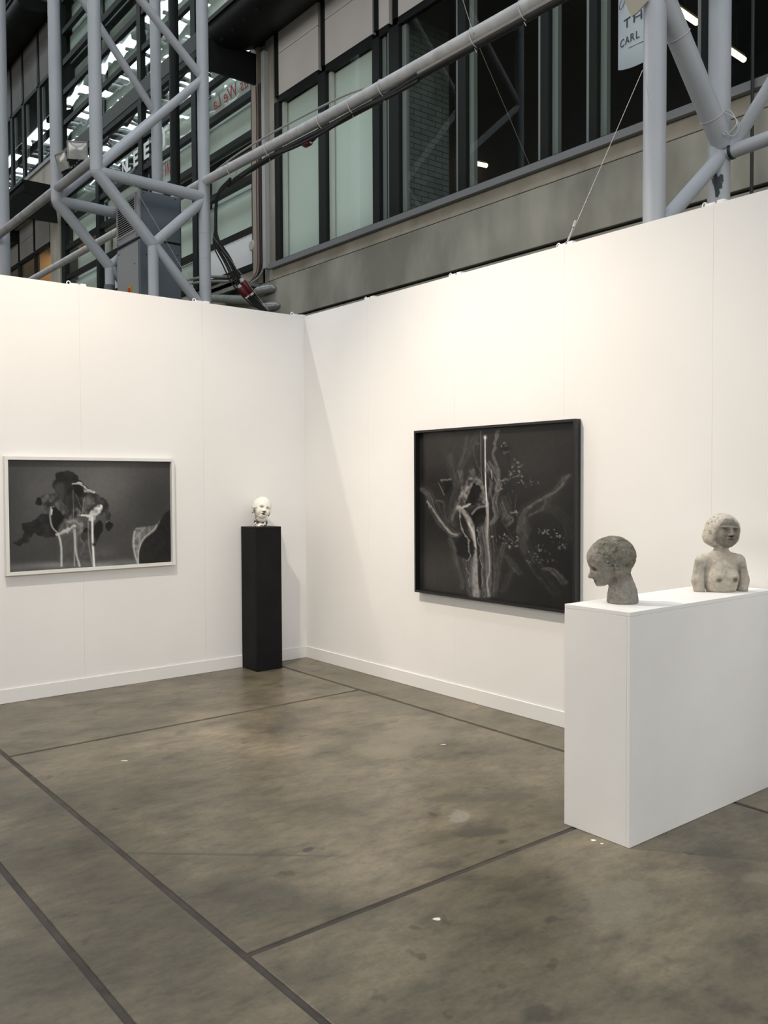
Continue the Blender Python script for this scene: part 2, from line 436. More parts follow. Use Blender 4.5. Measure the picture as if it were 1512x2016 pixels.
# ================================================================== setting: hall shell (roof with a glazed ridge and an added rear opening, far walls)
ceiling = root('ceiling', (-6, 5, 14.5), kind='structure')
def roofrect(x0, x1, y0, y1): part('roof_panel', MB().box(x0, x1, y0, y1, 14.5, 14.7), M_ROOF, ceiling)
roofrect(-24, -14, -26, 40); roofrect(-14, 2, -26, -16); roofrect(2, 12, -26, 40); roofrect(-14, -4.4, -6, 40); roofrect(-0.7, 2, -6, 40); roofrect(-4.4, -0.7, 34, 40)
for k in range(11):
    part('roof_rib', MB().box(-4.5, -0.6, -5.2 + k * 3.66, -4.4 + k * 3.66, 14.2, 14.35), M_ROOF, ceiling)
for i in range(32):
    y = -5.5 + i * 1.22
    s_ = 1 if i % 2 else -1
    part('purlin', MB().tube([(-4.6, y, 13.95), (-0.5, y, 13.95)], 0.05, 8), M_STEELD, ceiling, smooth=40)
    part('lattice_bar', MB().tube([(-2.55 - s_ * 2.0, y, 13.85), (-2.55 + s_ * 2.0, y + 1.22, 13.85)], 0.075, 8), M_STEELD, ceiling, smooth=40)
    part('lattice_bar', MB().tube([(-2.55 + s_ * 1.2, y, 13.6), (-2.55 - s_ * 0.2, y + 1.22, 14.2)], 0.06, 8), M_STEELD, ceiling, smooth=40)
for x in (-4.4, -3.4, -2.3, -1.3, -0.6):
    part('roof_chord', MB().tube([(x, -6, 13.75), (x, 34, 13.75)], 0.10, 8), M_STEELD, ceiling, smooth=40)
thing('wall_hall_far', MB().box(-24.2, -24, -26, 40, 0, 14.5), M_HALL, (-24, 7, 0), kind='structure')
thing('wall_hall_front', MB().box(-24, 12, -26.2, -26, 0, 14.5), M_HALL, (-6, -26, 0), kind='structure')
thing('wall_hall_back', MB().box(-24, 12, 40, 40.2, 0, 14.5), M_HALL, (-6, 40, 0), kind='structure')
def fill_frame(n, horizontal, a0, a1, z0, z1, c):  # added window bars in front of the fill lights, no such windows known
    w = root('window_hall_%d' % n, (0, c, z0) if horizontal else (c, 0, z0), kind='structure')
    def bx(u0, u1, za, zb): return MB().box(u0, u1, c - 0.06, c + 0.06, za, zb) if horizontal else MB().box(c - 0.06, c + 0.06, u0, u1, za, zb)
    k = int((a1 - a0) / 3.5)
    for i in range(k + 1):
        u = a0 + (a1 - a0) * i / k; part('mullion', bx(u - 0.06, u + 0.06, z0, z1), M_DARK, w)
    for z in (z0, (z0 + z1) / 2, z1): part('transom', bx(a0, a1, z - 0.06, z + 0.06), M_DARK, w)
fill_frame(1, True, -20, 8, 4.5, 12.5, -25.7)
fill_frame(2, False, -20, 30, 5, 13, -23.7)
thing('wall_hall_side', MB().box(12, 12.2, -26, 40, 0, 14.5), M_ROOM, (12, 7, 0), kind='structure')

# ================================================================== setting: building behind the booth
FX = 2.6
rear = root('wall_rear', (FX, 0, 0), kind='structure')
part('concrete_band', MB().box(2.56, 3.0, -12, 5.03, 3.985, 4.583), M_CONC, rear, bevel=0.006)
part('concrete_course', MB().box(2.565, 3.0, -12, 4.78, 4.592, 4.742), M_CONC2, rear, bevel=0.006)
part('lower_ledge', MB().box(2.575, 3.0, -12, 5.03, 3.72, 3.955), M_CONC, rear, bevel=0.004)
part('lower_wall', MB().box(2.60, 3.0, -12, 5.03, 0, 3.72), M_CONC, rear)
part('groove_back', MB().box(2.62, 3.0, -12, 5.03, 3.955, 3.985), M_DARK, rear)
part('low_wall', MB().box(2.64, 3.0, 5.03, 14.0, 0, 4.88), M_CONC, rear)
part('pier', MB().box(2.58, 3.0, 4.64, 4.86, 4.60, 8.3), M_CONC, rear, bevel=0.005)
part('pier_strip', MB().box(2.56, 2.95, 5.08, 5.25, 4.62, 8.3), M_BEIGE, rear, bevel=0.004)
part('pier_back', MB().box(2.64, 2.95, 4.86, 5.08, 4.62, 8.3), M_COND, rear)
part('concrete_pier', MB().box(2.56, 3.0, 13.98, 14.62, 0, 8.15), M_CONC, rear, bevel=0.006)
part('concrete_band', MB().box(2.50, 3.0, 13.95, 26, 8.15, 9.10), M_CONC, rear, bevel=0.006)
part('low_wall', MB().box(2.60, 3.0, 14.62, 26, 0, 4.9), M_CONC, rear)
thing('trim_1', MB().box(2.50, 2.72, -12, 4.70, 4.745, 4.822), M_SILL, (2.6, 0, 4.745), kind='structure', bevel=0.003)
thing('trim_2', MB().box(2.46, 2.72, 13.96, 26, 9.10, 9.19), M_SILL, (2.6, 18, 9.1), kind='structure', bevel=0.003)

win_no = [0]
def window(y0, y1, z0, z1, ml, mr, blind=None, glass=None, jamb=False, span=None, top=None, joint=None, smat=None):
    """one facade bay: dark posts either side, pane, transom, board panels above"""
    win_no[0] += 1
    w = root('window_%d' % win_no[0], (FX, (y0 + y1) / 2, z0), kind='structure')
    part('mullion', MB().box(2.588, 2.70, y1, y1 + ml, z0 - 0.015, z1 + 0.02), M_DARK, w, bevel=0.003)
    part('frame_rail', MB().box(2.592, 2.66, y0, y1, z0 - 0.015, z0 + 0.03), M_DARK, w)
    part('pane', MB().box(2.622, 2.630, y0 - 0.01, y1 + 0.01, z0 + 0.02, z1 + 0.01), glass or M_GLASS, w)
    part('transom', MB().box(2.59, 2.68, y0 - 0.001, y1 + 0.001, z1, z1 + 0.095), M_DARK, w, bevel=0.003)
    if jamb:
        part('jamb', MB().box(2.645, 2.70, y1 - 0.075, y1 - 0.002, z0 + 0.02, z1), M_JAMB, w)
        part('screw_strip', MB().box(2.612, 2.62, y0, y0 + 0.045, z0 + 0.03, z1), M_JAMB, w)
    if blind is not None:
        part('blind', MB().box(2.72, 2.74, y0 - 0.05, y1 + 0.05, z0, z1), blind, w)
        part('jamb', MB().box(2.645, 2.70, y1 - 0.06, y1 - 0.002, z0 + 0.02, z1), M_SPAN, w)
    if span:
        zs = [z1 + 0.095] + ([joint] if joint else []) + [span]
        for a, b in zip(zs[:-1], zs[1:]):
            part('spandrel_panel', MB().box(2.60, 2.66, y0 + 0.003, y1 + ml * 0.5, a + 0.004, b - 0.004), smat or M_SPAN, w, bevel=0.002)
        part('narrow_mullion', MB().box(2.575, 2.67, y1 + ml * 0.1, y1 + ml * 0.1 + 0.065, z1 + 0.09, span), M_DARK, w)
    return w

Z0, Z1, ZS, ZJ = 4.84, 7.15, 8.17, 7.85
window(3.51, 4.52, Z0, Z1, 0.14, 0, blind=M_BLIND, span=ZS, joint=ZJ)
window(2.30, 3.33, Z0, Z1, 0.18, 0, blind=M_BLIND, span=ZS, joint=ZJ)
window(1.97, 2.16, Z0, Z1, 0.14, 0, jamb=True, span=ZS)
window(0.735, 1.775, Z0, Z1, 0.195, 0, jamb=True, span=ZS)
window(-0.485, 0.605, Z0, Z1, 0.13, 0, jamb=True, span=ZS)
window(-1.10, -0.595, Z0, Z1, 0.11, 0, jamb=True, span=ZS)
window(-2.295, -1.195, Z0, Z1, 0.095, 0, jamb=True, span=ZS)
window(-3.50, -2.36, Z0, Z1, 0.065, 0, jamb=True, span=ZS)
window(-4.70, -3.60, Z0, Z1, 0.10, 0, jamb=True, span=ZS)
# lower floor, left of the glazed atrium (warm lit rooms) and the floor above it
window(14.80, 15.86, 4.9, 7.26, 0.10, 0, span=8.15, joint=None, smat=M_SPANM)
window(16.03, 17.13, 4.9, 7.26, 0.16, 0, span=8.15, joint=7.80, smat=M_SPANM)
window(17.30, 18.25, 4.9, 7.26, 0.16, 0, span=8.15, smat=M_SPANM)
window(18.45, 19.50, 4.9, 7.26, 0.16, 0, span=8.15, smat=M_SPANM)
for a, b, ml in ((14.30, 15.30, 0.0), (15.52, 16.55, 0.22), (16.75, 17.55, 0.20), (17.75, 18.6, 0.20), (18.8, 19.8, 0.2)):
    window(a, b, 9.21, 11.16, 0.18, 0, jamb=True, span=12.6, smat=M_SPANSHADE)

# rooms behind the windows
room = root('wall_room', (6, 0, 4.6), kind='structure')
part('room_back', MB().box(9.0, 9.1, -7, 4.6, 4.6, 8.4), M_ROOM, room)
part('room_floor', MB().box(2.75, 9.0, -7, 4.6, 4.5, 4.6), M_ROOM, room)
part('room_ceiling', MB().box(2.75, 9.0, -7, 4.6, 8.3, 8.4), M_ROOM, room)
part('room_end', MB().box(2.75, 9.0, 4.6, 4.7, 4.6, 8.4), M_ROOM, room)
part('room_end', MB().box(2.75, 9.0, -7.1, -7.0, 4.6, 8.4), M_ROOM, room)
part('hanging_beam', MB().box(4.2, 4.4, -6.9, 1.6, 7.3, 7.6), M_ROOM, room)
hall_up = root('wall_upper_room', (6, 17, 9), kind='structure')
part('room_back', MB().box(5.0, 5.1, 14, 22, 9.1, 13), M_ROOM, hall_up)
part('room_ceiling', MB().box(2.75, 5.0, 14, 22, 12.4, 12.5), M_ROOM, hall_up)
warm = root('wall_warm_room', (4, 16, 4.8), kind='structure')
part('room_back', MB().box(4.2, 4.3, 14.4, 20, 4.8, 8.1), M_ROOMW, warm)
part('room_ceiling', MB().box(2.75, 4.2, 14.4, 20, 7.6, 7.7), M_ROOMW, warm)
part('room_divider', MB().box(2.8, 4.2, 16.30, 16.45, 4.8, 7.6), M_ROOMW, warm)
area('warm_room_lamp', (3.5, 15.5, 7.5), 0.8, 1.2, 16, (1.0, 0.62, 0.30))
area('warm_room_lamp.001', (3.5, 17.3, 7.5), 0.8, 1.2, 16, (1.0, 0.62, 0.30))

# brick return wall seen through the glass
bw = root('wall_brick', (2.75, 1.80, 4.6), kind='structure')
part('mortar_bed', MB().box(2.74, 3.46, 1.806, 1.98, 4.6, 8.3), mat('grey_mortar', (0.08, 0.09, 0.085), 0.9), bw)
M_BRICK = mat('painted_grey_brick', (0.15, 0.18, 0.17), 0.7, col2=(0.22, 0.26, 0.25), scale=4, bump=0.2, bscale=30)
def brick_mesh(w):
    return make_mesh('brick', MB().box(-w / 2, w / 2, 0, 0.03, 0, 0.060), M_BRICK)
BR, BRH = brick_mesh(0.226), brick_mesh(0.106)
for k in range(36):
    z = 4.82 + k * 0.070
    xs = [(2.74 + 0.115, BR), (2.74 + 0.355, BR), (2.74 + 0.595, BR)] if k % 2 == 0 else [(2.74 + 0.055, BRH), (2.74 + 0.235, BR), (2.74 + 0.475, BR), (2.74 + 0.655, BRH)]
    for x, me in xs:
        piece('brick', me, (x, 1.800 + random.uniform(-0.002, 0.002), z), bw)

# ---------------------------------------------------------------- glazed atrium wall
win_no[0] += 1
atr = root('window_%d' % win_no[0], (FX, 9.5, 4.88), kind='structure')
BARS = [(4.88, 4.97), (5.44, 5.54), (6.24, 6.34), (6.90, 7.01), (7.50, 7.61), (8.10, 8.20), (8.77, 9.17), (9.72, 9.83), (10.40, 10.52), (11.05, 11.19), (11.75, 11.87), (12.45, 12.6), (13.2, 13.35)]
MUL = [(5.25, 5.30), (7.13, 7.30), (9.36, 9.53), (11.58, 11.75), (13.68, 13.90)]
for i, (a, b) in enumerate(BARS):
    if i == 6:
        part('floor_beam', MB().box(2.57, 2.70, 5.25, 13.95, 8.88, 9.17), mat('grey_floor_beam', (0.050, 0.055, 0.050), 0.6), atr, bevel=0.004)
        part('transom', MB().box(2.58, 2.70, 5.25, 13.95, 8.77, 8.878), M_DARK, atr)
    else:
        part('transom', MB().box(2.59, 2.68, 5.25, 13.95, a, b), M_DARK, atr, bevel=0.003)
for a, b in MUL:
    part('mullion', MB().box(2.575, 2.70, a, b, 4.88, 14.4), M_DARK, atr, bevel=0.003)
for i in range(len(BARS) - 1):
    for j in range(4):
        y0, y1 = MUL[j][1], MUL[j + 1][0]; z0, z1 = BARS[i][1], BARS[i + 1][0]
        if i == 0 and j == 0:
            part('white_panel', MB().box(2.61, 2.65, y0, y1, z0, z1), M_PANELW, atr); continue
        pane = part('pane', MB().box(2.625, 2.633, y0 - 0.01, y1 + 0.01, z0 - 0.01, z1 + 0.01), M_GLASSA, atr)
        if j == 0 or i < 4: bl = M_BLIND
        elif i in (4, 5): bl = M_BLINDD if j != 1 else M_BLIND
        else: bl = M_BLINDD
        if i == 4 and j == 2: continue
        part('screen', MB().box(2.78 + 0.05 * ((i * 7 + j * 3) % 3), 2.80 + 0.05 * ((i * 7 + j * 3) % 3), y0 - 0.02, y1 + 0.02, z0 - 0.03, z1 + 0.03), bl, atr)
part('atrium_back', MB().box(4.5, 4.6, 5.0, 14.2, 4.6, 14.4), M_ROOM, atr)
part('top_infill', MB().box(2.60, 2.9, -12, 5.25, 8.17, 14.5), M_DARK, rear)
part('top_infill', MB().box(2.60, 2.9, 13.95, 26, 12.6, 14.5), M_DARK, rear)

# ================================================================== writing on the glass and on the paper
def text_obj(body, size, loc, m, parent=None, name='lettering', shear=0.0, mirror=False, extr=0.002, xs=1.0, label=None, rz=-90, lean=0.0, bold=0.0):
    c = bpy.data.curves.new(name, 'FONT'); c.body = body; c.size = size; c.extrude = extr; c.shear = shear; c.offset = bold
    tmp = bpy.data.objects.new('tmp_text', c); COL.objects.link(tmp)
    bpy.context.view_layer.update()
    me = bpy.data.meshes.new_from_object(tmp.evaluated_get(bpy.context.evaluated_depsgraph_get()))
    bpy.data.objects.remove(tmp)
    me.name = name
    me.materials.clear(); me.materials.append(m)
    o = bpy.data.objects.new(name, me); COL.objects.link(o)
    L = Vector(loc)
    if parent: o.parent = parent; L = L - ORIG[parent]
    o.matrix_local = Matrix.Translation(L) @ Matrix.Rotation(math.radians(rz), 4, 'Z') @ Matrix.Rotation(math.radians(90), 4, 'X') @ Matrix.Rotation(lean, 4, 'Z') @ Matrix.Diagonal((-xs if mirror else xs, 1, 1, 1))
    if label: o['label'] = label
    return o
M_LET = mat('white_vinyl_letters', (0.80, 0.86, 0.84), 0.6)
M_REDT = mat('red_script_paint', (0.26, 0.015, 0.03), 0.5)
for ch, y, h, xs in (('N', 10.40, 0.36, 0.85), ('L', 10.18, 0.36, 1.1), ('E', 9.855, 0.38, 1.2), ('E', 9.375, 0.40, 1.3), ('T', 8.60, 0.40, 1.2)):
    text_obj(ch, h * 1.02, (2.612, y, 7.715), M_LET, atr, 'letter', xs=xs, bold=0.013)
text_obj('s We Lo', 0.36, (2.612, 8.60, 7.14), M_REDT, atr, 'script_lettering', shear=0.35, xs=0.55)
text_obj('as We La', 0.30, (2.612, 5.42, 7.70), M_REDT, atr, 'script_lettering', shear=0.35, xs=0.98, mirror=True)  # reflection of the script, modelled as mirrored letters

# ================================================================== dark duct shells along the facade
def shell(y0, y1, dz, label, ends):
    r_ = root('duct_housing', (2.2, (y0 + y1) / 2, 7.9 + dz), label, 'duct', 'dark duct housings along the facade')
    prof = [(2.598, 8.16), (2.30, 8.03), (2.08, 7.985), (1.95, 7.99), (1.86, 8.03), (1.80, 8.10), (1.775, 8.18), (1.775, 8.235), (2.598, 8.235)]
    part('belly', MB().prism([(x, z + dz) for x, z in prof], 'y', y0, y1), M_SHELL, r_, smooth=35)
    part('top_fascia', MB().box(1.74, 2.59, y0, y1, 8.237 + dz, 8.30 + dz), M_SHELL, r_)
    for k in range(int((y1 - y0) / 0.33)):
        y = y1 - 0.25 - k * 0.33
        if k < 14: part('bolt', MB().tube([(1.90, y, 8.005 + dz), (1.865, y, 7.965 + dz)], 0.022, 8), M_DARK, r_)
    return r_
s1 = shell(-11.9, 5.16, 0.0, 'long dark rounded duct housing above the grey spandrel panels', True)
part('end_panel', MB().box(1.76, 2.575, 5.10, 5.155, 7.60, 8.05), M_SHELL, s1)
s2 = shell(13.95, 22, 0.12, 'dark rounded duct housing end beside the floodlights', True)
part('end_panel', MB().prism([(1.42, 7.50), (1.42, 7.83), (1.50, 7.94), (1.58, 8.03), (1.70, 8.085), (1.85, 8.075), (2.10, 8.06), (2.30, 7.98), (2.46, 7.82), (2.49, 7.56), (2.0, 7.55)], 'y', 13.86, 13.93), M_SHELL, s2)
s3 = shell(14.2, 24, 4.35, 'dark duct housing high up over the upper-floor windows', True)
x_ = root('hanging_duct_box', (2.35, 18.0, 7.85), 'small dark box hanging under the duct behind the leftmost post', 'duct')
part('box', MB().box(2.25, 2.598, 17.2, 18.0, 7.85, 8.14), M_SHELL, x_, bevel=0.005)
part('lip', MB().box(2.24, 2.26, 17.2, 18.0, 7.84, 7.87), M_SHELL, x_)

# ================================================================== steel trusses
def chord(p, t0, t1, x, y, r=0.069):
    part('chord', MB().tube([(x, y, t0), (x, y, t1)], r, 24), M_STEEL, p, smooth=40)
def brace(p, a, b, r=0.047, m=None):
    part('brace', MB().tube([a, b], r, 20), m or M_STEEL, p, smooth=40)
AX, BX, FY, CY = -0.752, 0.538, 2.911, 4.203
t1 = root('truss_column', (0.0, 3.5, 0), 'grey-blue steel truss column of four tubes behind the left wall', 'truss')
for (x, y, z) in ((AX, FY, 4.97), (BX, FY, 0.0), (AX, CY, 4.98), (BX, CY, 0.0)):
    chord(t1, z, 14.3, x, y)
for y, hz in ((FY, 4.95), (CY, 4.965)):
    part('brace', MB().tube([(AX, y, hz + 0.02), (BX, y, hz)], 0.064, 20), M_STEEL, t1, smooth=40)
    part('brace', MB().tube([(AX, y, 4.97), (-0.11, y, 4.29)], 0.066, 20), M_STEEL, t1, smooth=40)
    chord(t1, 0.0, 4.31, -0.112, y, 0.060)
    brace(t1, (-0.10, y, 4.30), (BX, y, 4.92), 0.058)
    brace(t1, (-0.10, y, 4.29), (BX - 0.02, y, 3.62), 0.058)
    zz = [5.0, 6.33, 7.45, 8.75, 9.9, 11.2, 12.4, 13.7] if y == FY else [5.0, 6.33, 7.9, 9.2, 10.4, 11.6, 12.8, 14.0]
    for k in range(7):
        a, b = (AX, BX) if k % 2 == 0 else (BX, AX)
        brace(t1, (a, y, zz[k]), (b, y, zz[k + 1]), 0.047)
for (x, y, z) in ((AX, FY, 4.97), (AX, CY, 4.98), (-0.112, FY, 4.30), (-0.112, CY, 4.30)):
    mb = MB(); n = 12
    me = bpy.data.meshes.new('node_joint')
    import bmesh
    bm = bmesh.new(); bmesh.ops.create_icosphere(bm, subdivisions=2, radius=0.068, matrix=Matrix.Translation(Vector((x, y, z)) - ORIG[t1]))
    bm.to_mesh(me); bm.free(); me.materials.append(M_STEEL)
    for p_ in me.polygons: p_.use_smooth = True
    o = bpy.data.objects.new('node_joint', me); COL.objects.link(o); o.parent = t1
part('collar', MB().disc_cyl((-0.118, CY, 3.98), 'z', 0.066, 0.16), mat('dark_steel_collar', (0.10, 0.13, 0.16), 0.5), t1, smooth=40)
for z in (3.88, 4.22, 4.52): part('weld_seam', MB().disc_cyl((BX, FY, z), 'z', 0.0705, 0.006), M_STEELD, t1, smooth=40)

t2 = root('truss_column', (0.9, -3.26, 0), 'thick grey-blue steel truss tubes rising behind the right wall', 'truss')
EX, F2, RY = 0.492, 1.245, -3.26
chord(t2, 0, 10, EX, RY, 0.0705); chord(t2, 0, 10, F2, RY, 0.074)
part('brace', MB().tube([(1.245, RY - 0.03, 3.86), (0.525, RY - 0.03, 4.60)], 0.074, 24), M_STEEL, t2, smooth=40)
part('brace_end_ring', MB().tube([(1.243, RY - 0.03, 3.862), (1.227, RY - 0.03, 3.878)], 0.079, 24), M_STEEL, t2, smooth=40)
brace(t2, (F2 + 0.01, RY - 0.02, 3.80), (EX + 0.02, RY - 0.02, 3.17), 0.050)
brace(t2, (F2, RY, 3.79), (F2, RY - 1.6, 3.86), 0.047)
brace(t2, (F2, RY - 0.06, 3.78), (F2, RY - 1.1, 5.05), 0.043)
part('black_band', MB().tube([(F2, RY - 0.085, 3.795), (F2, RY - 0.105, 3.796)], 0.053, 20), M_CABLE, t2, smooth=40)
# flaked paint patch wrapped on the tube
pp = [(-34, 3.60), (-40, 3.635), (-32, 3.655), (-22, 3.665), (-12, 3.655), (-4, 3.625), (8, 3.645), (22, 3.64), (24, 3.60), (17, 3.575), (19, 3.55), (2, 3.545), (6, 3.52), (-4, 3.49), (-16, 3.495), (-18, 3.535), (-26, 3.575)]
mb = MB(); vs = []
ca = math.atan2(-6.538 - RY, -4.343 - F2)
cen = (-8, 3.585)
ring = [(F2 + 0.0748 * math.cos(ca + math.radians(a)), RY + 0.0748 * math.sin(ca + math.radians(a)), z) for a, z in pp]
ring2 = [(F2 + 0.0748 * math.cos(ca + math.radians(cen[0] + (a - cen[0]) * .5)), RY + 0.0748 * math.sin(ca + math.radians(cen[0] + (a - cen[0]) * .5)), cen[1] + (z - cen[1]) * .5) for a, z in pp]
c0 = (F2 + 0.0748 * math.cos(ca + math.radians(cen[0])), RY + 0.0748 * math.sin(ca + math.radians(cen[0])), cen[1])
n = len(pp)
mb.add(ring + ring2 + [c0], [(k, (k + 1) % n, n + (k + 1) % n, n + k) for k in range(n)] + [(n + k, n + (k + 1) % n, 2 * n) for k in range(n)])
part('peeled_paint_patch', mb, mat('bare_dark_primer', (0.035, 0.045, 0.050), 0.6), t2, label='dark patch of peeled paint')

tb1 = root('tie_beam', (AX, 7, 5.13), 'dusty grey horizontal tube crossing left truss under the floodlights', 'beam')
part('tube', MB().tube([(AX, 2.92, 5.12), (AX, 5.6, 5.125)], 0.054, 20), M_STEELD, tb1, smooth=40)
part('tube', MB().tube([(AX, 5.6, 5.125), (AX, 12, 5.14)], 0.056, 20), M_STEELD, tb1, smooth=40)
tb2 = root('tie_beam', (BX, 0, 5.06), 'long grey tube carrying black cables in front of the dark windows', 'beam')
part('tube', MB().tube([(BX, 12, 5.21), (BX, 4.2, 5.13), (BX, 2.9, 5.13)], 0.053, 20), M_BEAM, tb2, smooth=40)
part('tube', MB().tube([(BX, 2.9, 5.13), (BX, 0, 5.06), (BX, -5, 5.01)], 0.053, 20), M_BEAM, tb2, smooth=40)
thing('steel_post', MB().tube([(-0.60, 6.98, 0), (-0.60, 6.98, 13.4)], 0.084, 24), M_STEEL, (-0.60, 6.98, 0), 'leftmost light blue-grey steel post at the picture edge', 'post', smooth=40)
thing('steel_post', MB().tube([(2.2, 7.15, 0), (2.2, 7.15, 13.4)], 0.083, 20), M_DARK, (2.2, 7.15, 0), 'slim black round post in front of the glazed wall', 'post', smooth=40)
thing('leaning_steel_flat', MB().prism([(0.86, 0.0), (0.90, 3.4), (0.95, 4.0), (1.22, 5.2), (1.33, 5.2), (1.06, 4.0), (1.02, 3.4), (0.99, 0.0)], 'y', 5.2, 5.26), mat('grey_flat_steel', (0.07, 0.075, 0.075), 0.5), (1.0, 5.2, 3.4), 'grey flat steel strut leaning beside the air conditioner', 'strut')

# ================================================================== air conditioner
ac = root('air_conditioner', (0.2, 3.75, 0), 'grey louvred air-conditioning cabinet standing inside the left truss', 'air conditioner')
part('lower_body', MB().box(-0.06, 0.468, 3.40, 4.09, 0.02, 4.475), M_ACD, ac, bevel=0.006)
part('upper_body', MB().box(-0.06, 0.468, 3.40, 4.09, 4.50, 5.05), M_ACD, ac, bevel=0.006)
part('joint', MB().box(-0.05, 0.458, 3.41, 4.08, 4.475, 4.50), M_DARK, ac)
part('side_panel', MB().box(-0.066, -0.061, 3.405, 4.085, 4.51, 5.045), M_ACL, ac)
part('door', MB().box(-0.070, -0.061, 3.43, 4.07, 3.3, 4.45), M_ACL, ac, bevel=0.003)
part('grille_back', MB().box(-0.0685, -0.0665, 3.50, 4.02, 4.60, 5.0), M_DARK, ac)
g_ = part('grille_frame', MB().box(-0.076, -0.066, 3.48, 4.04, 4.985, 5.01).box(-0.076, -0.066, 3.48, 4.04, 4.585, 4.61).box(-0.076, -0.066, 3.48, 3.505, 4.61, 4.985).box(-0.076, -0.066, 4.015, 4.04, 4.61, 4.985), M_ACL, ac)
for k in range(14):
    z = 4.62 + k * 0.0265
    part('louvre', MB().prism([(-0.078, z), (-0.070, z + 0.012), (-0.070, z + 0.015), (-0.079, z + 0.003)], 'y', 3.505, 4.015), M_ACL, ac)
part('edge_post', MB().box(-0.068, -0.045, 3.392, 3.415, 4.5, 5.055), M_ACL, ac)
sw = part('switch_plate', MB().box(-0.080, -0.071, 3.63, 3.71, 3.86, 3.96), mat('yellow_switch_plate', (0.55, 0.33, 0.02), 0.5), ac, label='yellow isolator switch plate')
part('switch_knob', MB().disc_cyl((-0.085, 3.67, 3.91), 'x', 0.026, 0.02), mat('orange_switch_knob', (0.55, 0.08, 0.01), 0.4), sw)
for y, z in ((3.46, 4.53), (3.46, 5.02), (4.04, 4.53), (4.0, 4.40), (3.52, 4.2)):
    part('screw', MB().disc_cyl((-0.073, y, z), 'x', 0.006, 0.008, 8), M_DARK, ac)
for x, z in ((0.0, 5.02), (0.40, 5.02), (0.02, 4.3), (0.42, 4.35)):
    part('screw', MB().disc_cyl((x, 3.397, z), 'y', 0.006, 0.008, 8), M_DARK, ac)

# ================================================================== floodlights on the tie beam
def floodlight(loc, rz, tilt, label):
    f = root('floodlight', loc, label, 'floodlight', 'floodlights on the tie beam')
    f.rotation_euler = (0, 0, rz)
    ORIG[f] = Vector((0, 0, 0))
    R = Matrix.Rotation(tilt, 3, 'X')
    def tr(mb): mb.v = [tuple(R @ Vector(v) + Vector((0, 0, 0.17))) for v in mb.v]; return mb
    a, b = 0.10, 0.085
    body = MB().add([(-a, -0.05, -b), (a, -0.05, -b), (a, -0.05, b), (-a, -0.05, b), (-a * .55, 0.09, -b * .55), (a * .55, 0.09, -b * .55), (a * .55, 0.09, b * .55), (-a * .55, 0.09, b * .55)],
                    [(0, 1, 5, 4), (1, 2, 6, 5), (2, 3, 7, 6), (3, 0, 4, 7), (4, 5, 6, 7), (3, 2, 1, 0)])
    part('housing', tr(body), M_DARK, f)
    rim = MB().box(-a - .012, a + .012, -0.062, -0.048, b, b + .012).box(-a - .012, a + .012, -0.062, -0.048, -b - .012, -b).box(-a - .012, -a, -0.062, -0.048, -b, b).box(a, a + .012, -0.062, -0.048, -b, b)
    part('rim', tr(rim), M_ACL, f)
    lens = MB(); nx, ny = 12, 10; vs = []; fs = []
    for j in range(ny + 1):
        for i in range(nx + 1):
            u, v = i / nx * 2 - 1, j / ny * 2 - 1
            vs.append((u * a, -0.052 - 0.02 * (1 - u * u) * (1 - v * v), v * b))
    for j in range(ny):
        for i in range(nx): fs.append((j * (nx + 1) + i, j * (nx + 1) + i + 1, (j + 1) * (nx + 1) + i + 1, (j + 1) * (nx + 1) + i))
    lens.add(vs, fs)
    part('lens', tr(lens), mat('dull_lamp_lens', (0.42, 0.43, 0.40), 0.2, 0.2, col2=(0.62, 0.62, 0.58), scale=9, space='obj'), f, smooth=60)
    part('bracket', MB().tube([(-0.12, 0.02, 0.17), (-0.12, 0.02, 0.06), (0.12, 0.02, 0.06), (0.12, 0.02, 0.17)], 0.009, 8), M_DARK, f)
    part('foot', MB().tube([(0, 0.02, 0.06), (0, 0.02, -0.01)], 0.014, 8), M_DARK, f)
    return f
floodlight((AX, 3.46, 5.185), math.radians(-28), math.radians(12), 'square floodlight with pale lens facing the viewer on the tie beam')
floodlight((AX, 3.86, 5.185), math.radians(-78), math.radians(18), 'floodlight turned sideways next to the square-faced floodlight')

# ================================================================== cables, connectors, ties
def cable(pts, r, label, group='black power cables', m=None, name='power_cable', cat='cable', sub=6):
    P = catmull(pts, sub)
    return thing(name, MB().tube([tuple(p) for p in P], r, 8), m or M_CABLE, tuple(P[-1]), label, cat, group, smooth=60)
base = [(0.60, 2.4, 5.02), (0.64, 2.78, 4.95), (0.66, 2.88, 4.65), (0.70, 2.9, 4.46), (0.847, 2.9, 4.273), (0.983, 2.9, 4.05), (1.193, 2.9, 3.83), (1.33, 2.9, 3.71), (1.75, 2.9, 3.35)]
CL = ['topmost thick black cable slanting down to the pipes', 'black cable just under the thickest one beside the steel tube', 'middle black cable of the slanting bundle', 'lower black cable of the slanting bundle by the red plugs', 'thin black cable running under the slanting bundle']
for k, (ox, oz, sp, r) in enumerate(((0.01, 0.02, 0.0, 0.020), (0.0, 0.0, 0.02, 0.014), (-0.01, -0.012, 0.045, 0.012), (-0.015, -0.02, 0.07, 0.011), (-0.02, -0.03, 0.11, 0.009))):
    pts = []
    for i, (x, y, z) in enumerate(base):
        w = math.sin(min(max((i - 2) / 5.0, 0), 1) * math.pi)
        pts.append((x + ox - sp * w * 0.8, y - 0.01 * k, z + oz - sp * w * 0.55))
    cable(pts, r, CL[k])
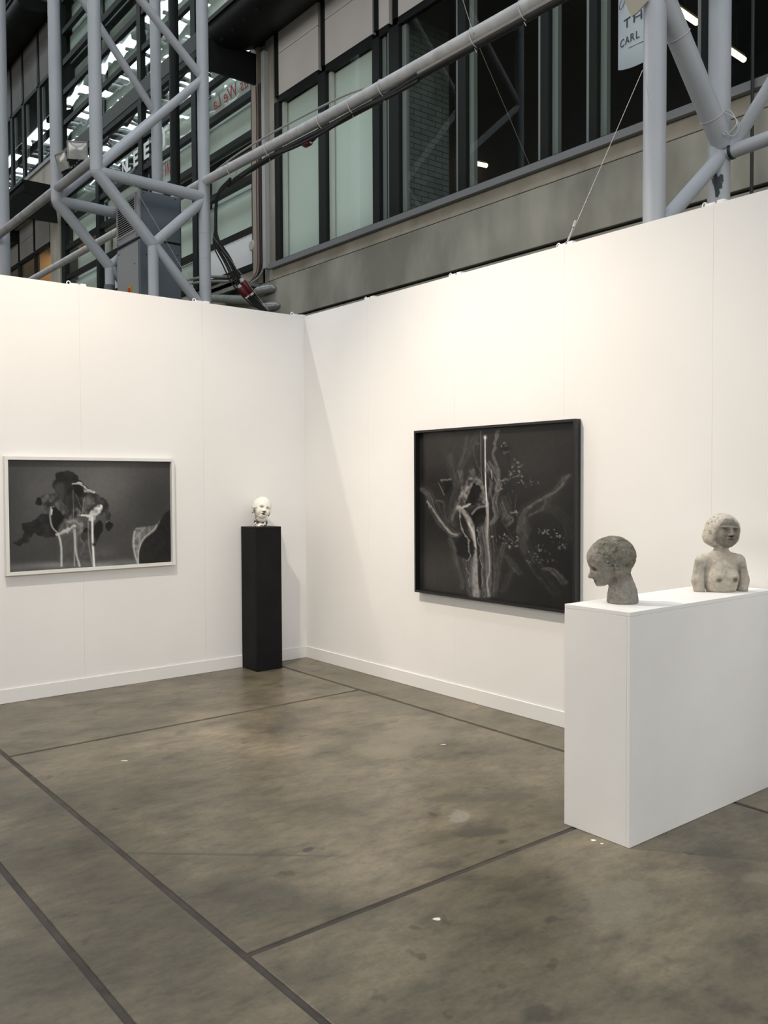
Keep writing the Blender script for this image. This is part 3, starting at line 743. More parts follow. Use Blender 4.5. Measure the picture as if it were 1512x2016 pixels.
def connector(loc, d, L, r, label):
    d = Vector(d).normalized(); c = Vector(loc)
    o = root('power_connector', loc, label, 'connector', 'red power connectors')
    part('body', MB().tube([c - d * L * .5, c - d * L * .35, c + d * L * .3, c + d * L * .5], [r * .75, r, r, r * .8], 14), M_RED, o, smooth=50)
    part('collar', MB().tube([c + d * L * .5, c + d * L * .66], [r * .72, r * .6], 14), M_CLIP, o, smooth=50)
    part('gland', MB().tube([c - d * L * .72, c - d * L * .5], [r * .45, r * .62], 12), M_TIE, o, smooth=50)
dd = (0.62, 0.0, -0.72)
connector((1.055, 2.84, 3.955), dd, 0.17, 0.050, 'large red plug on the slanting cable bundle')
connector((0.985, 2.80, 3.885), dd, 0.13, 0.045, 'red plug overlapping lower left of the larger red plug')
connector((0.56, 0.75, 4.935), (0, -1, 0.0), 0.12, 0.036, 'small red plug hanging under the long grey tube')
under = [(0.64, 2.5, 5.0), (0.56, 2.0, 4.975), (0.55, 1.4, 4.985), (0.55, 0.9, 4.98), (0.55, 0.4, 4.965), (0.55, -0.1, 4.96), (0.55, -0.6, 4.95), (0.55, -1.0, 4.965), (0.55, -2.0, 4.955), (0.55, -3.5, 4.95)]
cable([(x, y, z + 0.004) for x, y, z in under], 0.030, 'thick black cable bundle tied beneath the long grey tube')
cable([(x - 0.015, y + 0.05, z - 0.02 + 0.02 * math.sin(i * 1.9)) for i, (x, y, z) in enumerate(under[1:8])], 0.016, 'loose black cable sagging below the cable bundle')
cable([(0.555, 0.82, 4.95), (0.555, 0.66, 4.925), (0.555, 0.56, 4.95), (0.552, 0.45, 4.97)], 0.010, 'short black lead behind the small red plug')
cable([(0.53, -0.95, 4.985), (0.53, -1.8, 4.98), (0.53, -3.2, 4.97)], 0.016, 'pale conduit running under the right end of the grey tube', 'grey conduits', M_COND, 'conduit', 'conduit')
cable([(0.54, 2.6, 5.185), (0.50, 2.0, 5.19), (0.49, 1.2, 5.185), (0.50, 0.2, 5.15), (0.52, -0.2, 5.12)], 0.010, 'thin grey cable lying on top of the long grey tube', 'grey conduits', M_COND, 'conduit', 'conduit')
TL = ['cable tie nearest the steel truss on the grey tube', 'second cable tie from the truss on the grey tube', 'cable tie beside the small red plug', 'cable tie on the tube in front of the double dark mullion', 'cable tie on the tube before the brick-lined window', 'cable tie where the slanted wire passes the tube', 'cable tie nearest the top edge on the grey tube']
for k, y in enumerate((2.25, 1.44, 0.47, -0.02, -0.47, -1.61, -2.12)):
    z = 5.06 + (0.024 * y if y > 0 else 0.01 * y)
    pts = [(BX + 0.060 * math.cos(a), y + 0.02 * math.sin(a), z - 0.022 + 0.083 * math.sin(a)) for a in [i * 2 * math.pi / 20 for i in range(20)]]
    t = root('cable_tie', (BX, y, z), TL[k], 'cable tie', 'white cable ties on the long tube')
    part('loop', MB().tube(pts, 0.0035, 6, closed=True), M_TIE, t)
    part('tail', MB().tube([(BX, y, z - 0.105), (BX - 0.01, y - 0.03, z - 0.15)], 0.003, 6), M_TIE, t)
def wire(a, b, r, label, m=None):
    return thing('suspension_wire', MB().tube([a, b], r, 6), m or M_WIRE, b, label, 'wire', 'thin suspension wires')
wire((0.47, -1.44, 5.60), (0.47, -1.66, 5.02), 0.002, 'thin wire dropping onto the grey tube from above')
wire((0.47, -1.66, 5.02), (2.50, -0.43, 4.80), 0.0028, 'thin wire slanting from the grey tube to the window sill')
wire((0.42, -3.22, 4.15), (0.06, -2.93, 3.09), 0.0020, 'thin wire rising from the right wall to the thick truss tube')
wire((-0.55, 2.70, 5.02), (-0.99, 0.03, 3.07), 0.0017, 'faint wire from the left truss down to the left wall')
wire((0.60, 2.84, 4.50), (-0.35, 0.03, 3.07), 0.0017, 'thin wire from the cable bundle to the left wall top')
cr = root('wire_crimp', (0.085, -2.945, 3.17), 'small silver crimp on the wire above the right wall', 'crimp')
part('ferrule', MB().tube([(0.083, -2.948, 3.175), (0.094, -2.957, 3.215)], 0.009, 8), M_WIRE, cr)
part('loop', MB().tube([(0.083, -2.948, 3.175), (0.05, -2.925, 3.085), (0.03, -2.905, 3.065), (0.045, -2.935, 3.075), (0.083, -2.948, 3.175)], 0.003, 6), M_WIRE, cr)

# panel clips on top of the booth walls
def clip(loc, along, label):
    c = Vector(loc); d = Vector(along)
    o = root('panel_clip', loc, label, 'clip', 'white panel clips on the wall tops')
    rc = c + Vector((0, 0, 0.014)) - d * 0.055
    pts = [rc + (d * math.cos(a) + Vector((0, 0, 1)) * math.sin(a)) * 0.013 for a in [i * 2 * math.pi / 16 for i in range(16)]]
    part('ring', MB().tube(pts, 0.0040, 6, closed=True), M_CLIP, o, smooth=60)
    def bar(s0, s1, z0, z1):
        a = c + d * s0; b = c + d * s1; n_ = Vector((-d.y, d.x, 0)) * 0.02
        m_ = MB().add([a - n_ + Vector((0, 0, z0)), b - n_ + Vector((0, 0, z0)), b + n_ + Vector((0, 0, z0)), a + n_ + Vector((0, 0, z0)),
                       a - n_ + Vector((0, 0, z1)), b - n_ + Vector((0, 0, z1)), b + n_ + Vector((0, 0, z1)), a + n_ + Vector((0, 0, z1))],
                      [(3, 2, 1, 0), (4, 5, 6, 7), (0, 1, 5, 4), (1, 2, 6, 5), (2, 3, 7, 6), (3, 0, 4, 7)])
        return m_
    part('tongue', bar(-0.042, 0.014, 0.0005, 0.012), M_CLIP, o)
    part('catch', bar(0.030, 0.070, 0.0005, 0.016), M_CLIP, o)
clip((-2.02, 0.022, WH), (1, 0, 0), 'white panel clip on the left wall top below the floodlights')
clip((-1.0, 0.022, WH), (1, 0, 0), 'white panel clip on the left wall top by the steel truss')
clip((-0.055, 0.022, WH), (1, 0, 0), 'white panel clip at the corner of the two walls')
clip((0.022, -0.93, WH), (0, -1, 0), 'white panel clip on the right wall top nearest the corner')
clip((0.022, -1.935, WH), (0, -1, 0), 'second white panel clip from the corner on the right wall')
clip((0.022, -2.935, WH), (0, -1, 0), 'white panel clip holding the slanted wire on the right wall')
clip((0.022, -3.95, WH), (0, -1, 0), 'white panel clip on the right wall below the peeled tube')

# ================================================================== pipes and conduits at the end of the concrete band
p1 = root('insulated_pipe', (2.5, 4.9, 4.46), 'upper silver-lagged pipe stub entering the concrete wall', 'pipe', 'lagged pipes by the concrete wall')
part('pipe', MB().tube([(2.46, 5.9, 4.48), (2.46, 5.12, 4.46)], 0.058, 18), M_PIPE, p1, smooth=50)
part('black_band', MB().tube([(2.46, 5.12, 4.46), (2.46, 4.98, 4.46)], 0.062, 18), M_CABLE, p1, smooth=50)
part('lagging', MB().tube([(2.46, 4.98, 4.46), (2.47, 4.92, 4.46), (2.50, 4.72, 4.46), (2.53, 4.62, 4.455), (2.545, 4.58, 4.45)], [0.055, 0.066, 0.066, 0.055, 0.02], 18), M_LAG, p1, smooth=50)
p2 = root('insulated_pipe', (2.5, 4.7, 4.19), 'lower silver-lagged pipe stub just above the white wall', 'pipe', 'lagged pipes by the concrete wall')
part('pipe', MB().tube([(2.46, 5.6, 4.22), (2.46, 4.95, 4.20)], 0.05, 18), M_PIPE, p2, smooth=50)
part('lagging', MB().tube([(2.46, 4.95, 4.20), (2.47, 4.88, 4.20), (2.50, 4.62, 4.19), (2.53, 4.52, 4.185), (2.545, 4.47, 4.18)], [0.045, 0.062, 0.062, 0.05, 0.02], 18), M_LAG, p2, smooth=50)
thing('water_pipe', MB().tube([(2.2, 7.0, 4.60), (2.2, 5.86, 4.47), (2.25, 5.05, 4.32), (2.4, 4.95, 4.30)], 0.062, 18), M_PIPE, (2.2, 5.9, 4.4), 'thick grey-green pipe running behind the red plugs', 'pipe', smooth=50)
thing('conduit', MB().tube([(2.1, 6.95, 4.91), (2.1, 5.9, 4.80), (2.2, 5.35, 4.71)], 0.022, 10), M_PIPE, (2.1, 6, 4.8), 'upper of two thin grey conduits left of the red plugs', 'conduit', 'twin conduits', smooth=50)
thing('conduit', MB().tube([(2.1, 6.95, 4.84), (2.1, 5.9, 4.73), (2.2, 5.35, 4.64)], 0.022, 10), M_PIPE, (2.1, 6, 4.73), 'lower of two thin grey conduits left of the red plugs', 'conduit', 'twin conduits', smooth=50)
thing('steel_channel', MB().box(2.2, 2.62, 5.1, 6.3, 4.56, 4.62).box(2.2, 2.22, 5.1, 6.3, 4.50, 4.62), M_PIPE, (2.4, 5.7, 4.5), 'grey steel channel shelf between the pipes and the white panel', 'channel')
PL = ['pale metal trunking on the pier beside the first window', 'thin dark cable down the pier beside the trunking', 'second thin cable down the pier between trunking and strip', 'reddish thin cable at the left edge of the pier', 'grey round conduit down the pier next to the trunking']
thing('trunking', MB().box(2.50, 2.58, 4.78, 4.865, 4.78, 7.97), mat('pale_metal_trunking', (0.42, 0.43, 0.42), 0.5), (2.54, 4.82, 4.78), PL[0], 'trunking', bevel=0.004)
for k, (y, r, m_) in enumerate(((4.97, 0.011, M_CABLE), (5.02, 0.009, M_CABLE), (5.10, 0.008, mat('reddish_cable', (0.20, 0.09, 0.07), 0.6)), (4.90, 0.016, M_COND))):
    P = catmull([(2.55, y, 7.57), (2.55, y - 0.01, 7.0), (2.55, y + 0.008, 6.2), (2.545, y, 5.4), (2.54, y - 0.02, 5.05), (2.54, y - 0.01, 4.86), (2.53, y + 0.05, 4.74), (2.52, y + 0.22, 4.66), (2.5, y + 0.5, 4.64)], 6)
    thing('conduit', MB().tube([tuple(p) for p in P], r, 8), m_, tuple(P[0]), PL[k + 1], 'cable', 'cables down the pier', smooth=60)
thing('vent_cap', MB().tube([(2.60, 5.28, 5.224), (2.56, 5.28, 5.224), (2.545, 5.28, 5.224)], [0.085, 0.085, 0.07], 24), mat('beige_vent_cap', (0.45, 0.43, 0.38), 0.6), (2.6, 5.28, 5.224), 'round beige cap on the white panel by the pier', 'cap', smooth=40)
thing('black_rod', MB().tube([(2.47, -2.83, 3.66), (2.47, -2.83, 8.2)], 0.014, 10), M_CABLE, (2.47, -2.83, 3.7), 'thin black vertical rod in front of the concrete at far right', 'rod', smooth=50)
# coil of white wire at the thick truss
pts = []
for k in range(46):
    a = k / 46 * 2 * math.pi * 2.6
    pts.append((1.17 + 0.025 * math.cos(a * 0.7), RY - 0.12 + 0.055 * math.cos(a + 0.2 * math.sin(a * .4)), 3.96 + 0.085 * math.sin(a + 0.5) + 0.02 * math.sin(2.1 * a)))
thing('wire_coil', MB().tube(pts, 0.0035, 6), M_TIE, tuple(pts[0]), 'loose coil of white wire hanging on the thick truss tubes', 'wire coil', smooth=60)
def ring_on(c, d, r, label):
    c = Vector(c); d = Vector(d).normalized(); a = d.cross(Vector((0, 1, 0))).normalized(); b = d.cross(a)
    P = [c + (a * math.cos(t) + b * math.sin(t)) * r for t in [i * 2 * math.pi / 24 for i in range(24)]]
    thing('cable_tie', MB().tube(P, 0.003, 6, closed=True), M_TIE, tuple(c), label, 'cable tie', 'white ties on the thick truss', smooth=60)
ring_on((1.10, RY - 0.03, 4.01), (-0.72, 0, 0.74), 0.077, 'white tie around the thick diagonal tube near the wire coil')
ring_on((0.70, RY - 0.03, 4.42), (-0.72, 0, 0.74), 0.077, 'white tie around the top of the thick diagonal tube')

# ================================================================== paper sign behind the thick tube
M_PAPER = mat('pale_blue_white_paper', (0.50, 0.57, 0.60), 0.7)
sg = root('hanging_sign', (1.8, -2.2, 4.93), 'pale hanging paper sign lettered TH and CARL behind the tube', 'sign')
SX = 1.80
def sx(y):                                    # gentle curl of the sheet
    t = (y + 2.24) / 0.22
    return SX - 0.05 * (1 - t * t)
mb = MB(); vs = []; fs = []; n = 14; rows = 6
for j in range(rows + 1):
    for i in range(n + 1):
        y = -2.02 - 0.44 * i / n
        t = (y + 2.24) / 0.22
        zb = 4.985 - 0.055 * (1 - t * t) + (-0.02 if j == 0 else 0) * 0
        vs.append((sx(y), y, zb + (6.4 - zb) * j / rows))
for j in range(rows):
    for i in range(n): fs.append((j * (n + 1) + i, j * (n + 1) + i + 1, (j + 1) * (n + 1) + i + 1, (j + 1) * (n + 1) + i))
k = len(vs); vs2 = vs + [(x + 0.004, y, z) for x, y, z in vs]
fs2 = fs + [tuple(i + k for i in reversed(f)) for f in fs]
mb.add(vs2, fs2); part('sheet', mb, M_PAPER, sg, smooth=60)
M_INK = mat('dark_blue_ink', (0.035, 0.05, 0.07), 0.6)
def sign_glyph(ch, size, y, z, xs=1.0):
    text_obj(ch, size, (sx(y) - 0.005, y, z), M_INK, sg, 'lettering', xs=xs, extr=0.0005, rz=-90 - math.degrees(math.atan(0.4545 * (y - size * 0.35 + 2.24) / 0.22)))
sign_glyph('T', 0.105, -2.095, 5.275, 1.35); sign_glyph('H', 0.105, -2.195, 5.28, 1.35)
for ch, y in (('C', -2.052), ('A', -2.113), ('R', -2.170), ('L', -2.226)): sign_glyph(ch, 0.088, y, 5.142, 0.9)
part('underline', MB().tube([(sx(-2.17) - 0.004, -2.155, 5.098), (sx(-2.30) - 0.004, -2.30, 5.098)], 0.0022, 4), M_INK, sg)
sp = [(sx(-2.10) - 0.004, -2.085 - 0.045 * math.cos(a) * 0.5 - 0.02 * math.sin(a), 5.50 + 0.050 * math.sin(a)) for a in [i * 2 * math.pi / 20 for i in range(20)]]
part('script_loop', MB().tube(sp, 0.003, 4, closed=True), M_INK, sg)
thing('tape_flap', MB().prism([(-3.26, 4.60), (-3.10, 4.62), (-3.13, 4.545), (-3.155, 4.50), (-3.19, 4.505), (-3.27, 4.545)], 'x', 0.395, 0.405), mat('beige_tape', (0.36, 0.34, 0.27), 0.7), (0.40, -3.2, 4.5), 'beige flap of tape stuck on the thick tube above the sign', 'tape')

# ================================================================== strip lights inside the dark rooms
M_TUBE = emit_mat('warm_tube_glow', (1.0, 0.72, 0.40), 5.0)
def strip(a, b, label):
    a = Vector(a); b = Vector(b); o = root('strip_light', tuple((a + b) / 2), label, 'lamp', 'strip lights inside the dark rooms')
    part('tube', MB().tube([a, b], 0.035, 10), M_TUBE, o, smooth=60)
    u = Vector((0, 0, 0.055)); part('batten', MB().tube([a + u, b + u], 0.022, 6), M_ROOM, o)
    part('hanger', MB().tube([(a + b) / 2 + u, (a + b) / 2 + Vector((0, 0, 1.18))], 0.008, 6), M_ROOM, o)
strip((4.80, -0.59, 7.1), (5.33, -0.56, 7.1), 'warm strip light seen through glass beside the thick diagonal tube')
strip((6.25, -0.45, 7.1), (6.66, -0.43, 7.1), 'warm strip light seen right of the two thick tubes')
strip((6.38, 4.42, 7.1), (6.74, 4.36, 7.1), 'small warm strip light low in the wide dark window')

# ================================================================== pictures
def vnoise(h, w, cells, seed):
    r = np.random.RandomState(seed)
    ch = max(2, int(cells * h / max(h, w)) + 2); cw = max(2, int(cells * w / max(h, w)) + 2)
    g = r.rand(ch + 2, cw + 2)
    ys = np.linspace(0, ch - 0.001, h); xs = np.linspace(0, cw - 0.001, w)
    yi = ys.astype(int); xi = xs.astype(int); fy = ys - yi; fx = xs - xi
    fy = fy * fy * (3 - 2 * fy); fx = fx * fx * (3 - 2 * fx)
    a = g[np.ix_(yi, xi)]; b = g[np.ix_(yi, xi + 1)]; c = g[np.ix_(yi + 1, xi)]; d = g[np.ix_(yi + 1, xi + 1)]
    fx = fx[None, :]; fy = fy[:, None]
    return (a * (1 - fx) + b * fx) * (1 - fy) + (c * (1 - fx) + d * fx) * fy
def fbm(h, w, cells, seed, octs=5):
    o = np.zeros((h, w)); amp = 1; t = 0
    for k in range(octs):
        o += amp * vnoise(h, w, cells * 2 ** k, seed + k); t += amp; amp *= 0.55
    return o / t

class Canvas:
    """a grey picture painted over design coordinates given by a quad (tl, tr, br, bl)"""
    def __init__(s, w, h, quad, seed):
        s.w, s.h = w, h
        u, v = np.meshgrid(np.linspace(0, 1, w), np.linspace(0, 1, h))
        tl, tr, br, bl = [np.array(q, float) for q in quad]
        s.X = (tl[0] * (1 - u) + tr[0] * u) * (1 - v) + (bl[0] * (1 - u) + br[0] * u) * v
        s.Y = (tl[1] * (1 - u) + tr[1] * u) * (1 - v) + (bl[1] * (1 - u) + br[1] * u) * v
        s.I = np.zeros((h, w)); s.seed = seed
        s.n1 = fbm(h, w, 10, seed); s.n2 = fbm(h, w, 34, seed + 50); s.n3 = fbm(h, w, 60, seed + 90, 1)
        s.Xw = s.X + (s.n2 - .5) * 46; s.Yw = s.Y + (fbm(h, w, 30, seed + 20) - .5) * 46
    def glow(s, cx, cy, rx, ry, val, a=1.0):
        g = np.exp(-(((s.X - cx) / rx) ** 2 + ((s.Y - cy) / ry) ** 2)) * a
        s.I = s.I * (1 - g) + val * g
    def dist(s, pts, warp, ends=True):
        X, Y = (s.Xw, s.Yw) if warp else (s.X, s.Y)
        D = np.full(X.shape, 1e9); T = np.zeros(X.shape); n = len(pts) - 1
        for i in range(n):
            ax, ay = pts[i]; bx, by = pts[i + 1]
            dx, dy = bx - ax, by - ay; L = dx * dx + dy * dy + 1e-9
            t = np.clip(((X - ax) * dx + (Y - ay) * dy) / L, 0, 1)
            d = np.hypot(X - ax - t * dx, Y - ay - t * dy)
            m = d < D; D = np.where(m, d, D); T = np.where(m, (i + t) / n, T)
        return D, T
    def stroke(s, pts, w0, w1, val, a=1.0, soft=0.5, warp=False, tex=0.0, smooth=True):
        if smooth and len(pts) > 2: pts = [tuple(p) for p in catmull(pts, 5)]
        D, T = s.dist(pts, warp)
        W = w0 + (w1 - w0) * T
        m = np.clip((W - D) / (W * soft + 1.5) + 0.5, 0, 1) * a
        if tex: m = m * np.clip(1 - tex + tex * 2.2 * s.n3, 0, 1)
        s.I = s.I * (1 - m) + val * m
    def poly(s, pts, val, a=1.0, soft=5, warp=True, tex=0.0, val2=None):
        pts = [tuple(p) for p in catmull(list(pts) + [pts[0]], 4)]
        X, Y = (s.Xw, s.Yw) if warp else (s.X, s.Y)
        ins = np.zeros(X.shape, bool); n = len(pts)
        for i in range(n - 1):
            x0, y0 = pts[i]; x1, y1 = pts[i + 1]
            if y0 == y1: continue
            c = ((y0 > Y) != (y1 > Y)) & (X < (x1 - x0) * (Y - y0) / (y1 - y0) + x0)
            ins ^= c
        D, _ = s.dist(pts, warp)
        sd = np.where(ins, D, -D)
        m = np.clip(sd / soft + 0.5, 0, 1) * a
        v = val if val2 is None else val + (val2 - val) * np.clip((s.n2 - .3) / .4, 0, 1)
        if tex: v = v * (1 + tex * (s.n3 - .5) * 2)
        s.I = s.I * (1 - m) + v * m

def srgb2lin(v):
    v = np.clip(v, 0, 1)
    return np.where(v <= 0.04045, v / 12.92, ((v + 0.055) / 1.055) ** 2.4)

def print_mesh(name, cv, o, du, dv, gain, tint, m):
    """flat print: origin top-left o, du along the width, dv down the height"""
    h, w = cv.h, cv.w
    u, v = np.meshgrid(np.linspace(0, 1, w), np.linspace(0, 1, h))
    P = np.array(o)[None, None] + u[..., None] * np.array(du)[None, None] + v[..., None] * np.array(dv)[None, None]
    idx = np.arange(h * w).reshape(h, w)
    F = np.stack([idx[:-1, :-1], idx[1:, :-1], idx[1:, 1:], idx[:-1, 1:]], -1).reshape(-1, 4)
    me = bpy.data.meshes.new(name)
    me.from_pydata(P.reshape(-1, 3).tolist(), [], F.tolist())
    ca = me.color_attributes.new('tone', 'FLOAT_COLOR', 'POINT')
    L = srgb2lin(cv.I) * gain
    C = np.stack([L * tint[0], L * tint[1], L * tint[2], np.ones_like(L)], -1).astype(np.float32)
    ca.data.foreach_set('color', C.reshape(-1))
    me.materials.append(m); me.update()
    return me

# ---- picture on the left wall (fungus-like dark plume dripping pale liquid, horn shape at right)
A = Canvas(330, 212, [(75, 92), (1385, 110), (1388, 925), (92, 1010)], 3)
A.I[:] = 0.24
A.glow(820, 300, 420, 330, 0.42, .75); A.glow(280, 350, 240, 300, 0.34, .6)
A.glow(110, 250, 130, 400, 0.22, .6); A.glow(1250, 480, 260, 330, 0.20, .8); A.glow(850, 760, 420, 160, 0.25, .8); A.glow(200, 880, 260, 110, 0.24, .7)
A.I *= 0.93 + 0.14 * A.n1
A.glow(820, 850, 110, 50, 0.36, .6)
for x in range(80, 1400, 90):                                     # misty ground
    A.glow(x, 985 - 0.045 * x + random.uniform(-15, 10), 90, 26, random.uniform(.40, .60), .55)
A.poly([(125, 770), (200, 700), (180, 625), (230, 600), (290, 560), (370, 530), (440, 560), (470, 700), (380, 720), (300, 715), (270, 700), (220, 775), (160, 785)], 0.09, 1, 6, val2=0.16)
A.poly([(295, 440), (330, 380), (400, 365), (480, 340), (560, 420), (540, 560), (430, 580), (350, 500), (310, 470)], 0.15, .95, 6, val2=0.33, tex=.25)
A.poly([(300, 400), (330, 395), (340, 450), (320, 470), (295, 440)], 0.07, 1, 5)
A.poly([(420, 280), (440, 200), (510, 185), (590, 205), (640, 270), (700, 330), (690, 430), (620, 500), (540, 480), (470, 400), (430, 330)], 0.08, 1, 7, val2=0.14)
A.poly([(440, 290), (500, 280), (510, 380), (480, 440), (440, 360)], 0.30, .55, 30)
A.poly([(560, 330), (640, 400), (640, 520), (560, 560), (500, 480)], 0.13, .9, 10, val2=0.22)
A.poly([(690, 360), (760, 380), (830, 420), (860, 500), (870, 590), (880, 620), (840, 600), (820, 520), (760, 560), (700, 560), (660, 450)], 0.12, 1, 6, val2=0.24)
A.poly([(830, 605), (880, 595), (892, 635), (850, 665), (825, 640)], 0.06, 1, 5)
A.stroke([(835, 600), (860, 590), (885, 605)], 4, 3, .45, .8)
A.poly([(640, 400), (720, 400), (740, 470), (660, 500)], 0.40, .6, 30, tex=.3)
A.stroke([(575, 290), (640, 290), (680, 330), (730, 360)], 9, 6, .72, .9, warp=True)
A.stroke([(650, 345), (700, 350), (735, 362)], 16, 8, .66, .8, warp=True)
A.poly([(570, 310), (620, 300), (660, 340), (640, 385), (590, 370)], 0.05, 1, 6)
A.poly([(400, 480), (440, 480), (500, 550), (560, 580), (560, 640), (450, 690), (400, 620)], 0.06, 1, 6)
A.stroke([(402, 480), (395, 560), (410, 640), (450, 690)], 7, 6, .62, .85)
A.stroke([(408, 500), (406, 540)], 7, 4, .85, .8)
A.poly([(500, 560), (600, 560), (650, 620), (640, 690), (520, 700), (440, 700)], 0.42, .75, 24, tex=.3)
A.stroke([(450, 695), (540, 660), (580, 640)], 13, 9, .72, .85, warp=True)
A.stroke([(530, 590), (600, 600), (640, 630)], 14, 10, .60, .6, warp=True)
A.stroke([(610, 540), (680, 545), (740, 545)], 10, 12, .86, .9, warp=True)
A.poly([(690, 520), (740, 480), (790, 465), (805, 490), (770, 545), (730, 590), (690, 590)], 0.72, .9, 12, tex=.3)
A.poly([(740, 620), (790, 590), (800, 660), (780, 740), (740, 780), (730, 700)], 0.07, 1, 5)
A.poly([(640, 660), (690, 650), (710, 700), (680, 750), (630, 720)], 0.06, 1, 5)
A.poly([(540, 510), (600, 480), (640, 520), (610, 560), (550, 565)], 0.10, .8, 8, val2=.55)
A.poly([(465, 700), (730, 700), (745, 960), (475, 965)], 0.30, .55, 14, warp=False, tex=.1)
for pts, w0, w1, v, a in (([(458, 700), (478, 800), (480, 960)], 9, 8, .72, .9), ([(570, 640), (580, 760), (580, 960)], 5, 5, .60, .8), ([(585, 660), (590, 830), (620, 960)], 5, 9, .74, .85),
                          ([(722, 560), (725, 760), (735, 960)], 8, 9, .86, .95), ([(600, 700), (600, 830), (610, 960)], 3, 3, .55, .7), ([(690, 600), (695, 790), (725, 960)], 5, 6, .55, .7),
                          ([(625, 730), (655, 800), (625, 870)], 4, 3, .42, .7), ([(570, 340), (572, 450), (575, 570)], 2, 2, .55, .7), ([(590, 370), (640, 490), (690, 540)], 2, 2, .5, .7),
                          ([(660, 400), (650, 470), (645, 530)], 2.5, 2.5, .55, .8)):
    A.stroke(pts, w0, w1, v, a, .6)
A.glow(735, 785, 14, 12, .08, 1)
A.poly([(1110, 940), (1105, 860), (1150, 760), (1250, 670), (1300, 580), (1350, 520), (1400, 540), (1400, 905)], 0.085, 1, 5, warp=False, val2=.13)
A.poly([(1090, 940), (1060, 840), (1050, 760), (1075, 660), (1110, 645), (1200, 635), (1265, 620), (1300, 575), (1250, 670), (1150, 740), (1110, 820), (1105, 900), (1108, 942)], 0.46, .95, 12, warp=False, tex=.25)
A.stroke([(1072, 680), (1062, 760), (1072, 860), (1098, 940)], 9, 8, .66, .8)
A.stroke([(1265, 620), (1240, 660), (1150, 735), (1108, 830), (1100, 935)], 5, 6, .70, .75)
A.I *= 0.97 + 0.06 * A.n3

# ---- picture on the right wall (smoky veils, skull-like pale knot, sprigs of blossom)
B = Canvas(320, 300, [(78, 178), (1388, 92), (1385, 1652), (78, 1482)], 9)
B.I[:] = 0.115
B.glow(450, 250, 420, 240, .19, .7); B.glow(1100, 400, 320, 330, .17, .8); B.glow(300, 1300, 330, 230, .21, .8); B.glow(1250, 1350, 260, 330, .055, .9); B.glow(200, 900, 200, 300, .12, .6)
B.I *= 0.85 + 0.3 * B.n1
def veil(pts, w0, w1, v, a, n=5, spread=10):
    """a soft band of smoke made of many fine filaments"""
    B.stroke(pts, (w0 + spread * n * .35), (w1 + spread * n * .35), v * .75, a * .55, 1.0, warp=True, tex=.3)
    for k in range(n * 3):
        d = random.uniform(-.5, .5) * spread * n
        q = [(x + d * random.uniform(.6, 1.2) + random.uniform(-5, 5), y + random.uniform(-5, 5) - d * .3) for x, y in pts]
        B.stroke(q, random.uniform(1.5, 4), random.uniform(1.5, 3.5), v * random.uniform(.9, 1.45), a * random.uniform(.45, .95), .9, warp=(k % 2 == 0), tex=.35)
veil([(100, 630), (180, 700), (230, 820), (300, 920), (400, 1020), (470, 1040)], 12, 9, .34, .45, 6, 14)
veil([(230, 740), (300, 760), (330, 880), (420, 960)], 34, 22, .27, .35, 4, 26)
veil([(150, 740), (200, 800), (300, 930), (380, 1010), (450, 1035)], 4, 5, .48, .6, 3, 7)
veil([(370, 350), (390, 480), (430, 600), (390, 760), (380, 920)], 16, 12, .26, .4, 5, 16)
veil([(640, 160), (560, 300), (470, 470), (430, 620)], 14, 12, .24, .35, 5, 16)
veil([(520, 200), (500, 330), (450, 460)], 10, 8, .26, .35, 4, 12)
veil([(790, 150), (770, 260), (750, 360), (790, 480), (800, 560), (770, 640), (800, 650)], 4, 4, .36, .55, 4, 6)
veil([(1310, 530), (1230, 660), (1110, 740), (1010, 820), (970, 950), (1000, 1080)], 10, 12, .33, .4, 6, 14)
veil([(1150, 780), (1250, 840), (1330, 940), (1350, 1050)], 26, 16, .23, .35, 4, 24)
veil([(1000, 900), (1020, 1000), (990, 1100), (1010, 1180)], 14, 8, .27, .4, 4, 14)
veil([(1150, 1300), (1220, 1330), (1300, 1430)], 8, 9, .38, .4, 4, 12)
veil([(860, 1200), (920, 1280), (970, 1350)], 8, 6, .30, .4, 4, 12)
veil([(920, 1300), (870, 1400), (830, 1500)], 12, 9, .24, .4, 4, 14)
veil([(360, 1050), (400, 1120), (430, 1260), (470, 1400), (480, 1480)], 10, 8, .27, .5, 5, 10)
veil([(850, 1080), (800, 1250), (780, 1400), (770, 1500)], 6, 5, .28, .4, 5, 12)
veil([(830, 700), (860, 830), (840, 900)], 8, 8, .30, .4, 4, 14)
for x, v in ((560, .32), (600, .36), (640, .28), (680, .30), (720, .36), (760, .26)):
    veil([(x - 20, 900), (x, 1100), (x + 10, 1300), (x + 5, 1540)], 8, 10, v, .45, 3, 12)
veil([(470, 480), (500, 620), (450, 760), (400, 900)], 14, 10, .34, .5, 5, 16)
veil([(560, 480), (600, 560), (660, 640), (680, 760)], 12, 10, .38, .5, 4, 14)
veil([(700, 420), (760, 520), (790, 620), (760, 760), (770, 860), (730, 940)], 8, 8, .36, .55, 5, 12)
veil([(470, 1060), (520, 1250), (540, 1400), (560, 1540)], 10, 10, .30, .5, 5, 14)
veil([(640, 960), (670, 1150), (680, 1350), (690, 1560)], 12, 12, .36, .5, 6, 14)
veil([(980, 1060), (1040, 1200), (1140, 1350), (1260, 1520)], 14, 16, .20, .4, 5, 22)
veil([(1200, 700), (1160, 800), (1040, 870), (960, 1000)], 18, 14, .26, .4, 5, 20)
veil([(820, 760), (850, 860), (900, 900), (870, 950)], 12, 10, .34, .45, 4, 14)
B.poly([(480, 640), (520, 560), (590, 540), (660, 600), (700, 700), (690, 780), (560, 800), (450, 770)], .40, .75, 30, tex=.5, val2=.20)
